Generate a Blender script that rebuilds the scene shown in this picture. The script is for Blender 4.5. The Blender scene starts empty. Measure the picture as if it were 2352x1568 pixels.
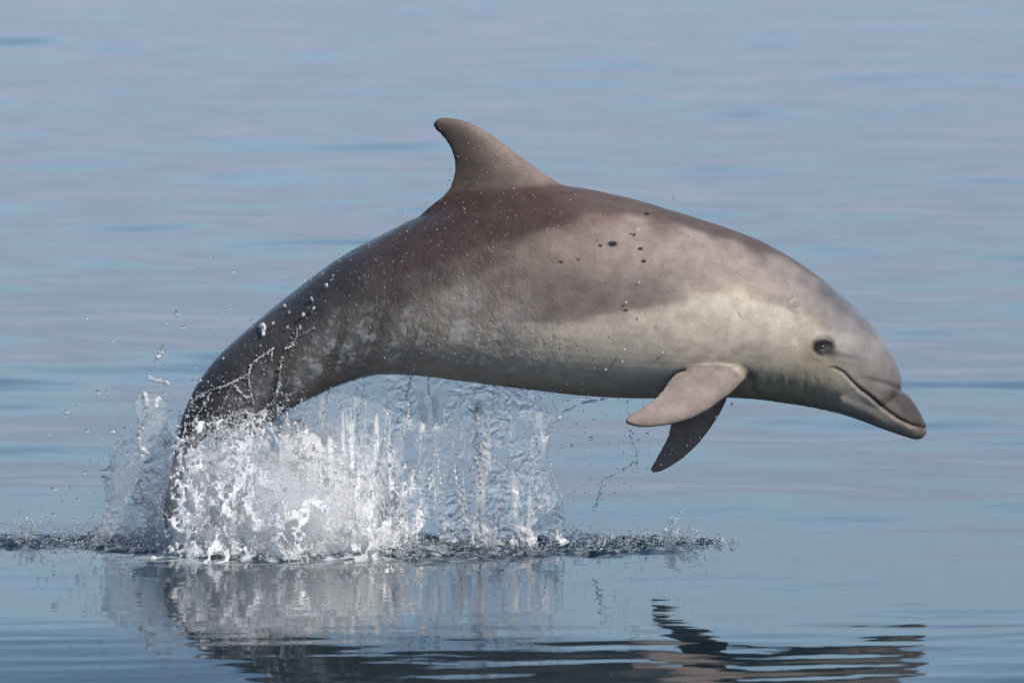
import bpy, bmesh, math, random
import numpy as np
from mathutils import Vector
from mathutils.bvhtree import BVHTree

SC = bpy.context.scene
COL = SC.collection
rng = np.random.default_rng(7)
random.seed(7)

# ------------------------------------------------------------------ camera
CAM_D, CAM_H = 18.0, 2.0                 # metres to the dolphin, eye height above the sea
FPX = 837.3 * CAM_D                      # focal length in units of a 2352 px wide picture
PITCH = math.atan2(CAM_H, CAM_D) - math.atan2(1251 - 784, FPX)
cam_data = bpy.data.cameras.new('camera')
cam = bpy.data.objects.new('camera', cam_data)
COL.objects.link(cam)
cam.location = (0, -CAM_D, CAM_H)
cam.rotation_euler = (math.pi / 2 - PITCH, 0, 0)
cam_data.sensor_width = 36
cam_data.lens = 36 * FPX / 2352
cam_data.clip_start = 0.5
cam_data.clip_end = 20000
cam_data.dof.use_dof = True
cam_data.dof.focus_distance = CAM_D - 0.12
cam_data.dof.aperture_fstop = 6.5
SC.camera = cam

# ------------------------------------------------------------------ sky, sun, exposure
SUN_EL, SUN_AZ = math.radians(41), math.radians(44)   # azimuth: degrees to the right of the camera's back
sun_dir = Vector((math.sin(SUN_AZ) * math.cos(SUN_EL), -math.cos(SUN_AZ) * math.cos(SUN_EL), math.sin(SUN_EL)))
world = bpy.data.worlds.new('World')
SC.world = world
world.use_nodes = True
wn, wl = world.node_tree.nodes, world.node_tree.links
wn.clear()
w_out = wn.new('ShaderNodeOutputWorld')
w_bg = wn.new('ShaderNodeBackground')
w_bg.inputs['Strength'].default_value = 0.14
sky = wn.new('ShaderNodeTexSky')
sky.sky_type = 'NISHITA'
sky.sun_disc = False
sky.sun_elevation = SUN_EL
sky.sun_rotation = math.atan2(sun_dir.x, sun_dir.y)
sky.air_density = 1.0
sky.dust_density = 0.3
sky.ozone_density = 2.0
# a mauve haze lies all round along the horizon and fades into the blue above it
w_tc = wn.new('ShaderNodeTexCoord')
w_sep = wn.new('ShaderNodeSeparateXYZ')
w_map = wn.new('ShaderNodeMapRange')
w_map.interpolation_type = 'SMOOTHSTEP'
w_map.inputs['From Min'].default_value = 0.065
w_map.inputs['From Max'].default_value = 0.155
w_map.inputs['To Min'].default_value = 0.92
w_map.inputs['To Max'].default_value = 0.0
w_mix = wn.new('ShaderNodeMixRGB')
w_mix.inputs['Color2'].default_value = (2.62, 3.25, 4.55, 1)
wl.new(w_tc.outputs['Generated'], w_sep.inputs[0])
wl.new(w_sep.outputs['Z'], w_map.inputs['Value'])
wl.new(w_map.outputs['Result'], w_mix.inputs['Fac'])
wl.new(sky.outputs['Color'], w_mix.inputs['Color1'])
wl.new(w_mix.outputs['Color'], w_bg.inputs['Color'])
wl.new(w_bg.outputs['Background'], w_out.inputs['Surface'])

sun_data = bpy.data.lights.new('sun', 'SUN')
sun_data.energy = 4.4
sun_data.angle = math.radians(0.53)
sun_data.color = (1.0, 0.93, 0.83)
sun = bpy.data.objects.new('sun', sun_data)
COL.objects.link(sun)
sun.rotation_euler = sun_dir.to_track_quat('Z', 'Y').to_euler()

SC.view_settings.view_transform = 'Standard'
SC.view_settings.look = 'None'
SC.view_settings.exposure = 0.0
SC.view_settings.gamma = 1.0
SC.view_settings.use_curve_mapping = False
SC.render.engine = 'CYCLES'
cy = SC.cycles
cy.use_denoising = True
try:
    cy.denoiser = 'OPENIMAGEDENOISE'
    cy.denoising_input_passes = 'RGB_ALBEDO_NORMAL'
except Exception:
    pass
cy.max_bounces = 18
cy.diffuse_bounces = 8
cy.glossy_bounces = 6
cy.transmission_bounces = 12
cy.transparent_max_bounces = 24
cy.sample_clamp_indirect = 10.0
cy.sample_clamp_direct = 0.0
cy.caustics_reflective = True
cy.volume_bounces = 4
cy.volume_step_rate = 2.0
cy.caustics_refractive = False
cy.blur_glossy = 0.8

# ------------------------------------------------------------------ helpers
C0 = np.array((0, -CAM_D, CAM_H), float)
FW = np.array((0, math.cos(PITCH), -math.sin(PITCH)))
UP = np.array((0, math.sin(PITCH), math.cos(PITCH)))


def at(dx, dy, Y=0.0):
    """a point of the photograph (2352 px wide) at the depth Y -> place in the world"""
    dx, dy, Y = np.asarray(dx, float), np.asarray(dy, float), np.asarray(Y, float)
    a, b = (dx - 1176) / FPX, (784 - dy) / FPX
    dirv = np.stack([a, FW[1] + UP[1] * b, FW[2] + UP[2] * b], -1)
    t = (Y + CAM_D) / dirv[..., 1]
    return C0 + dirv * t[..., None]


def proj(P):
    v = P - C0
    d = v @ FW
    return 1176 + FPX * v[:, 0] / d, 784 - FPX * (v @ UP) / d


def s2l(c):
    c = np.asarray(c, float) / 255.0
    return np.where(c <= 0.04045, c / 12.92, ((c + 0.055) / 1.055) ** 2.4)


def smooth(a, b, x):
    t = np.clip((x - a) / (b - a), 0, 1)
    return t * t * (3 - 2 * t)


_perm = np.random.default_rng(3).integers(0, 1 << 30, size=4096)


def _hash(i, j, k, s):
    h = (i * 73856093) ^ (j * 19349663) ^ (k * 83492791) ^ (s * 2654435)
    return _perm[(h ^ (h >> 13)) & 4095] / float(1 << 30)


def vnoise(p, seed=0):
    """value noise 0..1 at points p (n,3)"""
    i = np.floor(p).astype(np.int64)
    f = p - i
    f = f * f * f * (f * (f * 6 - 15) + 10)
    x, y, z = i[:, 0], i[:, 1], i[:, 2]
    r = 0
    for a in (0, 1):
        wa = f[:, 0] if a else 1 - f[:, 0]
        for b in (0, 1):
            wb = f[:, 1] if b else 1 - f[:, 1]
            for c in (0, 1):
                wc = f[:, 2] if c else 1 - f[:, 2]
                r = r + wa * wb * wc * _hash(x + a, y + b, z + c, seed)
    return r


_q = np.linalg.qr(np.array([[.8, .45, .3], [-.35, .9, .25], [.2, -.4, .85]]))[0]
_ROT = _q


def fbm(p, seed=0, octaves=4, gain=0.5):
    r, amp, tot = 0, 1.0, 0
    p = np.asarray(p, float) @ _ROT
    for o in range(octaves):
        r = r + amp * vnoise(p, seed + o * 17)
        tot += amp
        amp *= gain
        p = (p @ _ROT) * 2.03 + 11.7
    return r / tot


def spline(pts, n):
    """Catmull-Rom through pts (k,m), n samples evenly spread by chord"""
    pts = np.asarray(pts, float)
    d = np.r_[0, np.cumsum(np.sqrt(np.linalg.norm(np.diff(pts[:, :2], axis=0), axis=1)) + 1e-9)]
    t = np.linspace(0, d[-1], n)
    m = np.empty_like(pts)
    m[1:-1] = (pts[2:] - pts[:-2]) / (d[2:] - d[:-2])[:, None]
    m[0] = (pts[1] - pts[0]) / (d[1] - d[0])
    m[-1] = (pts[-1] - pts[-2]) / (d[-1] - d[-2])
    k = np.clip(np.searchsorted(d, t) - 1, 0, len(d) - 2)
    h = (d[k + 1] - d[k])[:, None]
    s = ((t - d[k])[:, None]) / h
    return ((2 * s**3 - 3 * s**2 + 1) * pts[k] + (s**3 - 2 * s**2 + s) * h * m[k]
            + (-2 * s**3 + 3 * s**2) * pts[k + 1] + (s**3 - s**2) * h * m[k + 1])


def resample(pts, n):
    pts = np.asarray(pts, float)
    d = np.r_[0, np.cumsum(np.linalg.norm(np.diff(pts, axis=0), axis=1))]
    t = np.linspace(0, d[-1], n)
    return np.stack([np.interp(t, d, pts[:, i]) for i in range(pts.shape[1])], 1)


def seg_dist(px, py, poly):
    """distance to a polyline, and the place 0..1 along it"""
    best = np.full(px.shape, 1e9)
    along = np.zeros(px.shape)
    n = len(poly) - 1
    for i in range(n):
        (x0, y0), (x1, y1) = poly[i], poly[i + 1]
        ex, ey = x1 - x0, y1 - y0
        t = np.clip(((px - x0) * ex + (py - y0) * ey) / (ex * ex + ey * ey), 0, 1)
        d = np.hypot(px - x0 - t * ex, py - y0 - t * ey)
        m = d < best
        best[m] = d[m]
        along[m] = (i + t[m]) / n
    return best, along


def inside(px, py, poly):
    r = np.zeros(px.shape, bool)
    n = len(poly)
    for i in range(n):
        (x0, y0), (x1, y1) = poly[i], poly[(i + 1) % n]
        c = ((y0 > py) != (y1 > py)) & (px < (x1 - x0) * (py - y0) / (y1 - y0 + 1e-9) + x0)
        r ^= c
    return r


def edge_depth(px, py, poly):
    """signed distance to the outline, positive inside"""
    d, _ = seg_dist(px, py, list(poly) + [poly[0]])
    return np.where(inside(px, py, poly), d, -d)


def mesh_from(name, verts, faces):
    me = bpy.data.meshes.new(name)
    if isinstance(faces, np.ndarray):
        nf, k = faces.shape
        me.vertices.add(len(verts))
        me.vertices.foreach_set('co', np.ascontiguousarray(verts, np.float32).ravel())
        me.loops.add(nf * k)
        me.loops.foreach_set('vertex_index', np.ascontiguousarray(faces, np.int32).ravel())
        me.polygons.add(nf)
        me.polygons.foreach_set('loop_start', np.arange(0, nf * k, k, dtype=np.int32))
        me.update(calc_edges=True)
    else:
        me.from_pydata([tuple(v) for v in verts], [], faces)
    return me


def get_co(me):
    a = np.empty(len(me.vertices) * 3, np.float32)
    me.vertices.foreach_get('co', a)
    return a.reshape(-1, 3).astype(float)


def set_co(me, co):
    me.vertices.foreach_set('co', np.ascontiguousarray(co, np.float32).ravel())
    me.update()


def get_no(me):
    a = np.empty(len(me.vertices) * 3, np.float32)
    me.vertex_normals.foreach_get('vector', a)
    return a.reshape(-1, 3).astype(float)


def laplace(me, co, weight, iters):
    e = np.empty(len(me.edges) * 2, np.int32)
    me.edges.foreach_get('vertices', e)
    e = e.reshape(-1, 2)
    n = len(co)
    deg = np.bincount(e.ravel(), minlength=n).astype(float)
    deg[deg == 0] = 1
    for _ in range(iters):
        s = np.stack([np.bincount(e[:, 0], co[e[:, 1], i], n) + np.bincount(e[:, 1], co[e[:, 0], i], n)
                      for i in range(3)], 1) / deg[:, None]
        co = co + (s - co) * weight[:, None]
    return co


def shade_smooth(me):
    me.polygons.foreach_set('use_smooth', np.ones(len(me.polygons), bool))


def link(name, me, mat=None, parent=None):
    o = bpy.data.objects.new(name, me)
    COL.objects.link(o)
    if mat:
        me.materials.append(mat)
    if parent:
        o.parent = parent
    return o


def tag(o, label=None, cat=None, group=None, kind=None):
    for k, v in (('label', label), ('category', cat), ('group', group), ('kind', kind)):
        if v:
            o[k] = v
    return o


def add_attr(me, name, vals, kind='FLOAT'):
    a = me.attributes.new(name, 'FLOAT_COLOR' if kind == 'COLOR' else 'FLOAT', 'POINT')
    if kind == 'COLOR':
        v = np.ones((len(vals), 4), np.float32)
        v[:, :3] = vals
        a.data.foreach_set('color', v.ravel())
    else:
        a.data.foreach_set('value', np.ascontiguousarray(vals, np.float32))


class Nodes:
    def __init__(self, name):
        self.mat = bpy.data.materials.new(name)
        self.mat.use_nodes = True
        self.t = self.mat.node_tree
        self.t.nodes.clear()
        self.out = self.n('ShaderNodeOutputMaterial')

    def n(self, typ, **kw):
        nd = self.t.nodes.new(typ)
        for k, v in kw.items():
            if k in nd.inputs:
                s = nd.inputs[k]
                if hasattr(v, 'links') or isinstance(v, bpy.types.NodeSocket):
                    self.t.links.new(v, s)
                else:
                    s.default_value = v
            else:
                setattr(nd, k, v)
        return nd

    def l(self, a, b):
        self.t.links.new(a, b)

    def math(self, op, a, b=None, clamp=False):
        nd = self.t.nodes.new('ShaderNodeMath')
        nd.operation = op
        nd.use_clamp = clamp
        for i, v in enumerate((a, b)):
            if v is None:
                continue
            if isinstance(v, bpy.types.NodeSocket):
                self.l(v, nd.inputs[i])
            else:
                nd.inputs[i].default_value = v
        return nd.outputs[0]

    def ramp(self, v, a, b, lo=0.0, hi=1.0):
        nd = self.t.nodes.new('ShaderNodeMapRange')
        nd.interpolation_type = 'SMOOTHSTEP'
        self.l(v, nd.inputs['Value'])
        for k, x in (('From Min', a), ('From Max', b), ('To Min', lo), ('To Max', hi)):
            nd.inputs[k].default_value = x
        return nd.outputs['Result']

    def noise(self, vec, scale, detail=3.0, rough=0.55, dist=0.0):
        nd = self.n('ShaderNodeTexNoise')
        nd.inputs['Scale'].default_value = scale
        nd.inputs['Detail'].default_value = detail
        nd.inputs['Roughness'].default_value = rough
        nd.inputs['Distortion'].default_value = dist
        if vec is not None:
            self.l(vec, nd.inputs['Vector'])
        return nd.outputs['Fac']

    def bump(self, h, strength, dist, normal=None):
        nd = self.n('ShaderNodeBump')
        if isinstance(strength, bpy.types.NodeSocket):
            self.l(strength, nd.inputs['Strength'])
        else:
            nd.inputs['Strength'].default_value = strength
        nd.inputs['Distance'].default_value = dist
        self.l(h, nd.inputs['Height'])
        if normal is not None:
            self.l(normal, nd.inputs['Normal'])
        return nd.outputs['Normal']


# ------------------------------------------------------------------ the sea
def seq(*parts):
    return np.unique(np.round(np.concatenate(parts), 5))


def churn_mask(x, y):
    """0..1 where the leap has torn the surface open"""
    cy_ = np.interp(x, [-1.6, -1.2, -0.7, -0.2, 0.3, 0.62], [0.17, 0.12, -0.06, -0.10, -0.02, 0.02])
    hw = np.interp(x, [-1.75, -1.55, -1.2, -0.85, -0.3, 0.1, 0.36, 0.48, 0.55],
                   [0.10, 0.20, 0.26, 0.44, 0.46, 0.32, 0.24, 0.13, 0.001])
    return 1 - smooth(0.35, 1.0, np.abs(y - cy_) / np.maximum(hw, 1e-3) + 0.0)


def build_sea():
    g = 1.35 ** np.arange(1, 22)
    far_y, y = [], 6.0
    while y < 75:
        far_y.append(y)
        y += 0.05 + (y - 6) * 0.003
    ys = seq(-4 - g[g < 3000] * 3, np.arange(-7, -3.4, .12), np.arange(-3.4, -0.7, .021), np.arange(-0.7, 0.75, .0115),
             np.arange(0.75, 6, .06), np.array(far_y), 75 + g * 8)
    xs = seq(-9 - g * 3, np.arange(-9, -3, .12), np.arange(-3, -1.75, .03), np.arange(-1.75, 0.75, .0125),
             np.arange(0.75, 3, .03), np.arange(3, 9, .12), 9 + g * 3)
    X, Y = np.meshgrid(xs, ys)
    x, y = X.ravel(), Y.ravel()
    z = np.zeros_like(x)
    r = np.random.default_rng(21)
    fade = 1 - smooth(70, 160, np.hypot(x, y))
    for lam, slope, n in ((3.0, .016, 9), (1.7, .018, 14), (0.9, .008, 12)):
        for _ in range(n):
            L = lam * r.uniform(.75, 1.35)
            th = r.uniform(math.pi / 2 - 1.15, math.pi / 2 + 1.15)
            k = 2 * math.pi / L
            patch = 0.5 + 0.5 * np.sin(x * r.uniform(.1, .6) + y * r.uniform(.1, .5) + r.uniform(0, 6))
            cut = 1 - smooth(20, 55, y) * (1.0 if lam < 0.8 else 0.0)
            z += slope / k / math.sqrt(n) * 1.5 * patch * cut * np.sin(k * (x * math.cos(th) + y * math.sin(th)) + r.uniform(0, 6.3))
    sw = (x > -30) & (x < 30) & (y > -8) & (y < 150)
    q = np.stack([x[sw], y[sw], 0 * x[sw]], 1)
    z[sw] += .075 * (fbm(q * np.array([.62, .60, 1]), 811, 2, .4) - .5) + .030 * (fbm(q * np.array([1.4, 1.5, 1]) + 9, 823, 2, .45) - .5)
    # short ripples running out from the splash, felt in the near water
    calm = 1 - 0.75 * (1 - smooth(1.2, 2.6, np.abs(y + 0.9))) * (1 - smooth(1.6, 3.0, np.abs(x + .2)))
    z *= calm
    # a low swell in front of the splash leans towards the camera
    y0 = 1.16 + 0.20 * (x + 0.9)
    yy = np.maximum(-y - y0, 0)
    ramp_ = np.clip(yy / 1.3, 0, 1)
    z -= 0.046 * 1.3 * (ramp_**3 - ramp_**4 / 2) * (1 - smooth(3, 9, np.abs(x)))
    z -= 0.046 * np.clip(yy - 1.3, 0, 1.6) * (1 - smooth(3, 9, np.abs(x)))
    near = (0.15 + smooth(1.2, 2.0, -y)) * smooth(.5, .8, -y) * (1 - smooth(6, 9, np.abs(y)))
    for _ in range(14):
        L = r.uniform(.09, .26)
        th = r.normal(math.pi / 2 + 0.06, 0.16)
        k = 2 * math.pi / L
        patch = 0.5 + 0.5 * np.sin(x * r.uniform(.6, 2.) + y * r.uniform(.5, 2) + r.uniform(0, 6))
        z += near * 0.0060 / k * patch * np.sin(k * (x * math.cos(th) + y * math.sin(th)) + r.uniform(0, 6.3))
    z *= fade
    # the churned band
    sel = (x > -1.8) & (x < 0.8) & (np.abs(y) < 0.75)
    p = np.stack([x[sel], y[sel] * 1.0, np.zeros(sel.sum())], 1)
    m = churn_mask(x[sel] + 0.34 * (fbm(p * 8, 91, 2) - .5), y[sel] + 0.30 * (fbm(p * 9, 95, 3) - .5))
    n1 = fbm(p * 22, 5, 4, 0.65)
    n2 = 1 - np.abs(2 * fbm(p * 34 + 7, 9, 3, 0.6) - 1)
    z[sel] += m * (0.040 * (n1 - 0.48) + 0.016 * (n2 - 0.6) + 0.002)
    ring = smooth(0.0, 0.3, m) * (1 - m)
    z[sel] -= 0.006 * ring
    nx, ny = len(xs), len(ys)
    i = (np.arange(ny - 1)[:, None] * nx + np.arange(nx - 1)[None]).ravel()
    f = np.stack([i, i + 1, i + nx + 1, i + nx], 1)
    me = mesh_from('sea', np.stack([x, y, z], 1), f)
    cm = np.zeros_like(x)
    cm[sel] = m
    add_attr(me, 'churn', cm)
    foam = np.zeros_like(x)
    fx, fy = x[sel], y[sel]
    fm = np.exp(-((fx + .66) / .36) ** 2 - ((fy + .16) / .26) ** 2)
    foam[sel] = np.clip(1.5 * fm * smooth(.40, .62, fbm(p * 26, 961, 4, .6)) + .5 * m * smooth(.60, .72, fbm(p * 60, 967, 2)), 0, .85)
    add_attr(me, 'foam', foam)
    shade_smooth(me)
    M = Nodes('sea_water')
    tc = M.n('ShaderNodeTexCoord')
    ch = M.n('ShaderNodeAttribute', attribute_name='churn').outputs['Fac']
    mp = M.n('ShaderNodeMapping')
    mp.inputs['Scale'].default_value = (0.55, 1.0, 1.0)
    M.l(tc.outputs['Object'], mp.inputs['Vector'])
    fine = M.noise(mp.outputs['Vector'], 9.0, 2.0, 0.5)
    nb = M.bump(fine, 0.10, 0.012)
    rough = M.noise(tc.outputs['Object'], 55.0, 4.0, 0.6, 0.4)
    nb = M.bump(rough, M.math('MULTIPLY', ch, 0.9), 0.02, nb)
    bs = M.n('ShaderNodeBsdfPrincipled')
    bs.inputs['Base Color'].default_value = (0.006, 0.018, 0.026, 1)
    bs.inputs['Roughness'].default_value = 0.035
    bs.inputs['IOR'].default_value = 1.333
    M.l(nb, bs.inputs['Normal'])
    fo = M.n('ShaderNodeAttribute', attribute_name='foam').outputs['Fac']
    fd = M.n('ShaderNodeBsdfPrincipled')
    fd.inputs['Base Color'].default_value = (.72, .78, .80, 1)
    fd.inputs['Roughness'].default_value = .3
    M.l(nb, fd.inputs['Normal'])
    fmx = M.n('ShaderNodeMixShader')
    M.l(fo, fmx.inputs[0])
    M.l(bs.outputs[0], fmx.inputs[1])
    M.l(fd.outputs[0], fmx.inputs[2])
    M.l(fmx.outputs[0], M.out.inputs['Surface'])
    o = link('sea', me, M.mat)
    tag(o, 'calm blue sea with soft mauve reflections and a churned band', 'sea', kind='structure')
    return o


sea = build_sea()

# ------------------------------------------------------------------ the dolphin
STATIONS = [  # back line, belly line (photo px), half width (m)
    ((404, 1050), (438, 1078), .014), ((407, 1010), (466, 1064), .026), ((417, 962), (505, 1042), .040),
    ((436, 915), (555, 1016), .056), ((465, 862), (608, 982), .076), ((515, 803), (660, 943), .098),
    ((580, 746), (722, 911), .120), ((660, 680), (787, 882), .145), ((750, 612), (860, 861), .170),
    ((850, 553), (945, 861), .190), ((950, 503), (1030, 871), .205), ((1060, 455), (1120, 882), .215),
    ((1180, 429), (1215, 895), .222), ((1300, 427), (1320, 907), .226), ((1420, 449), (1430, 913), .226),
    ((1540, 482), (1540, 914), .222), ((1650, 517), (1640, 912), .214), ((1740, 551), (1730, 916), .202),
    ((1820, 593), (1800, 925), .186), ((1890, 642), (1870, 936), .168), ((1950, 692), (1925, 949), .148),
    ((2000, 741), (1968, 958), .124), ((2036, 790), (2000, 958), .103), ((2058, 832), (2030, 940), .082),
    ((2069, 864), (2052, 915), .052), ((2072, 882), (2066, 898), .020)]
BEAK = [((1950, 845), (1912, 944), .118), ((2010, 864), (1973, 964), .090), ((2052, 880), (2015, 980), .062),
        ((2082, 902), (2050, 993), .049), ((2105, 931), (2080, 1003), .042), ((2119, 956), (2103, 1009), .036),
        ((2126, 974), (2118, 1006), .029), ((2129, 988), (2126, 997), .010)]


def loft(stations, rows, seg, pw=1.0):
    a = spline([(*t, *b, w * 1000) for t, b, w in stations], rows)
    top, bot, hw = at(a[:, 0], a[:, 1]), at(a[:, 2], a[:, 3]), a[:, 4] / 1000
    c, h = (top + bot) / 2, (top - bot) / 2
    ph = np.linspace(0, 2 * math.pi, seg, endpoint=False)
    sn, cs = np.sin(ph), np.cos(ph)
    sy = np.sign(cs) * np.abs(cs) ** pw
    V = c[:, None] + h[:, None] * sn[None, :, None]
    V[:, :, 1] += hw[:, None] * sy[None]
    V = V.reshape(-1, 3)
    F = []
    for i in range(rows - 1):
        for j in range(seg):
            k = (j + 1) % seg
            F.append((i * seg + j, i * seg + k, (i + 1) * seg + k, (i + 1) * seg + j))
    F.append(tuple(range(seg - 1, -1, -1)))
    F.append(tuple((rows - 1) * seg + j for j in range(seg)))
    return V, F


def foil(lead, trail, thick, n=36, m=18):
    """a closed blade between a leading and a trailing edge (world points, root to tip)"""
    L, T = resample(lead, n), resample(trail, n)
    u = (1 - np.cos(np.linspace(0, math.pi, m))) / 2
    prof = 2.6 * np.sqrt(u + 1e-9) * (1 - u) ** 0.85 + 0.0
    prof /= prof.max()
    prof[0] = prof[-1] = 0
    V, F = [], []
    P = L[:, None] * (1 - u)[None, :, None] + T[:, None] * u[None, :, None]
    span = (L[-1] + T[-1]) / 2 - (L[0] + T[0]) / 2
    for i in range(n):
        ch = T[i] - L[i]
        nn = np.cross(ch if np.linalg.norm(ch) > 1e-6 else T[n // 2] - L[n // 2], span)
        nn /= np.linalg.norm(nn)
        th = np.interp(i / (n - 1), np.linspace(0, 1, len(thick)), thick)
        ring = [P[i, j] + nn * th * prof[j] for j in range(m)] + [P[i, j] - nn * th * prof[j] for j in range(m - 2, 0, -1)]
        V += ring
    R = 2 * m - 2
    for i in range(n - 1):
        for j in range(R):
            k = (j + 1) % R
            F.append((i * R + j, i * R + k, (i + 1) * R + k, (i + 1) * R + j))
    F.append(tuple(range(R - 1, -1, -1)))
    F.append(tuple((n - 1) * R + j for j in range(R)))
    return np.array(V), F


def z2(pts):   # dorsal fin close-up -> photo px
    return [((950 + x / 3.136) * .9408, (250 + y / 3.136) * .9408) for x, y in pts]


def z6(pts):   # flipper close-up -> photo px
    return [((1350 + x / 2.614) * .9408, (800 + y / 2.614) * .9408) for x, y in pts]


def with_depth(pts, y0, y1):
    pts = np.array(pts, float)
    d = np.r_[0, np.cumsum(np.linalg.norm(np.diff(pts, axis=0), axis=1))]
    return at(pts[:, 0], pts[:, 1], y0 + (y1 - y0) * d / d[-1])


MOUTH = [(1907, 841), (1922, 846), (1940, 856), (1959, 877), (1976, 893), (1995, 907), (2031, 937), (2064, 961), (2096, 976), (2130, 984)]
CREASE = [(1955, 864), (1985, 869), (2027, 879), (2055, 889), (2074, 897)]
EYE = (1889, 795)


def build_dolphin():
    V, F = [], []

    def join(vf):
        n = sum(len(v) for v in V)
        V.append(vf[0])
        F.extend(tuple(i + n for i in f) for f in vf[1])
    join(loft(STATIONS, 160, 64))
    join(loft(BEAK, 60, 40, 0.9))
    # dorsal fin
    lead = z2([(1560, 740), (1330, 630), (1200, 550), (1100, 482), (1000, 412), (900, 335), (800, 258), (720, 208), (620, 156), (520, 127), (440, 117), (385, 121)])
    trail = z2([(230, 850), (330, 765), (400, 715), (458, 652), (490, 580), (501, 500), (494, 425), (470, 350), (430, 290), (388, 240), (346, 200), (333, 165)])
    join(foil(at(*np.array(lead).T), at(*np.array(trail).T), [.050, .034, .024, .017, .011]))
    # near and far flipper
    lead = z6([(1330, 230), (1212, 335), (1130, 420), (1000, 520), (880, 582), (750, 618), (600, 636), (530, 630), (480, 612)])
    trail = z6([(960, 215), (860, 262), (775, 292), (728, 345), (690, 402), (635, 458), (555, 515), (490, 555), (458, 585)])
    join(foil(with_depth(lead, -.13, -.36), with_depth(trail, -.13, -.36), [.034, .030, .022, .014, .008]))
    lead = z6([(1120, 330), (1112, 455), (1060, 560), (1000, 650), (930, 740), (830, 830), (740, 890), (685, 917), (645, 923)])
    trail = z6([(830, 330), (815, 430), (775, 540), (745, 620), (730, 690), (690, 770), (650, 840), (626, 885), (618, 908)])
    join(foil(with_depth(lead, .09, .17), with_depth(trail, .09, .17), [.034, .030, .022, .014, .008]))
    # flukes
    for s in (-1, 1):
        lead = [at(408, 1000, 0), at(402, 1050, s * .03), at(392, 1095, s * .09), at(380, 1140, s * .16), at(374, 1180, s * .22), at(380, 1208, s * .262)]
        trail = [at(452, 1080, 0), at(450, 1118, s * .004), at(430, 1140, s * .07), at(408, 1165, s * .15), at(392, 1195, s * .22), at(384, 1216, s * .268)]
        join(foil(np.array(lead), np.array(trail), [.022, .018, .013, .009, .005], 30, 14))
    me = mesh_from('raw', np.concatenate(V), F)
    raw = link('raw', me)
    md = raw.modifiers.new('remesh', 'REMESH')
    md.mode = 'VOXEL'
    md.voxel_size = 0.0039
    dg = bpy.context.evaluated_depsgraph_get()
    body = bpy.data.meshes.new_from_object(raw.evaluated_get(dg))
    bpy.data.objects.remove(raw)
    body.materials.clear()
    body.name = 'dolphin_body'
    co = get_co(body)

    def pix(co):
        c = co.copy()
        c[:, 1] = -np.abs(c[:, 1])
        return proj(c)
    px, py = pix(co)
    w = np.full(len(co), 0.45)
    co = laplace(body, co, w, 6)
    # soft fillets where fins, flukes and beak meet the trunk
    root = np.zeros(len(co))
    for line, r in ((z2([(250, 860), (500, 720), (800, 690), (1100, 660), (1400, 670)]), 34),
                    (z6([(860, 268), (1000, 262), (1200, 300)]), 15), (CREASE, 22), ([(420, 1040), (445, 1085)], 30)):
        d, _ = seg_dist(px, py, line)
        root = np.maximum(root, 1 - smooth(r * .4, r, d))
    co = laplace(body, co, 0.5 * root, 26)
    set_co(body, co)
    px, py = pix(co)
    no = get_no(body)
    disp = np.zeros(len(co))
    d, t = seg_dist(px, py, MOUTH)
    disp -= 0.0050 * np.exp(-(d / 2.8) ** 2) * smooth(0, .10, t)
    lipmask = smooth(0.15, .5, t)
    disp += 0.0014 * np.exp(-((d - 9) / 6) ** 2) * lipmask
    d, t = seg_dist(px, py, CREASE)
    disp -= 0.0040 * np.exp(-(d / 6.5) ** 2) * (smooth(0, .6, t))
    # eye: a hollow with swollen lids
    ex, ey = px - EYE[0], py - EYE[1]
    er = np.hypot(ex / 1.25, ey)
    disp += 0.0028 * np.exp(-((er - 22) / 11) ** 2) - 0.003 * np.exp(-(er / 9) ** 2)
    d, _ = seg_dist(px, py, [(1866, 790), (1876, 777), (1892, 772), (1908, 780)])
    disp -= 0.0022 * np.exp(-(d / 3.2) ** 2)
    d, _ = seg_dist(px, py, [(1870, 806), (1884, 815), (1902, 812)])
    disp -= 0.0018 * np.exp(-(d / 3.2) ** 2)
    d, _ = seg_dist(px, py, [(1895, 812), (1925, 818), (1960, 824)])
    disp -= 0.0025 * np.exp(-(d / 7) ** 2)
    d, _ = seg_dist(px, py, [(1600, 847), (1690, 845)])          # fold above the flipper root
    disp -= 0.004 * np.exp(-(d / 4) ** 2)
    d, _ = seg_dist(px, py, [(1705, 852), (1725, 872), (1728, 900)])
    disp -= 0.005 * np.exp(-(d / 10) ** 2)
    d, _ = seg_dist(px, py, [(2052, 790), (2058, 812)])
    disp -= 0.002 * np.exp(-(d / 3) ** 2)
    for line in ([(540, 850), (548, 890), (560, 935)], [(580, 545), (612, 562), (650, 610), (655, 655)], [(405, 785), (418, 830)], [(780, 865), (795, 915)], [(600, 870), (606, 930)],
                 [(900, 960), (960, 945), (1040, 915)], [(260, 425), (295, 475)], [(200, 670), (245, 695)], [(470, 570), (500, 620)], [(680, 790), (690, 830)]):
        ln_ = [((1700 + a / 2.613) * .9408, (600 + b / 2.613) * .9408) for a, b in line]
        d, t = seg_dist(px, py, ln_)
        disp -= 0.0005 * np.exp(-(d / 3.5) ** 2)
    # soft muscle and blubber unevenness
    disp += 0.0026 * (fbm(co * 8.0, 33, 2) - .5)
    # creases on the throat
    thr = smooth(1690, 1740, px) * (1 - smooth(1880, 1930, px)) * smooth(845, 870, py)
    disp += 0.0030 * thr * (fbm(np.stack([px / 9, py / 40, co[:, 1] * 9], 1), 4, 3, .6) - .5)
    # the water film that still runs down the rear half
    film = (1 - smooth(1050, 1420, px + 150 * (fbm(co * 9, 6) - .5))) * smooth(430, 520, py)
    film = film * (1 - 0.6 * smooth(850, 940, py))
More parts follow.
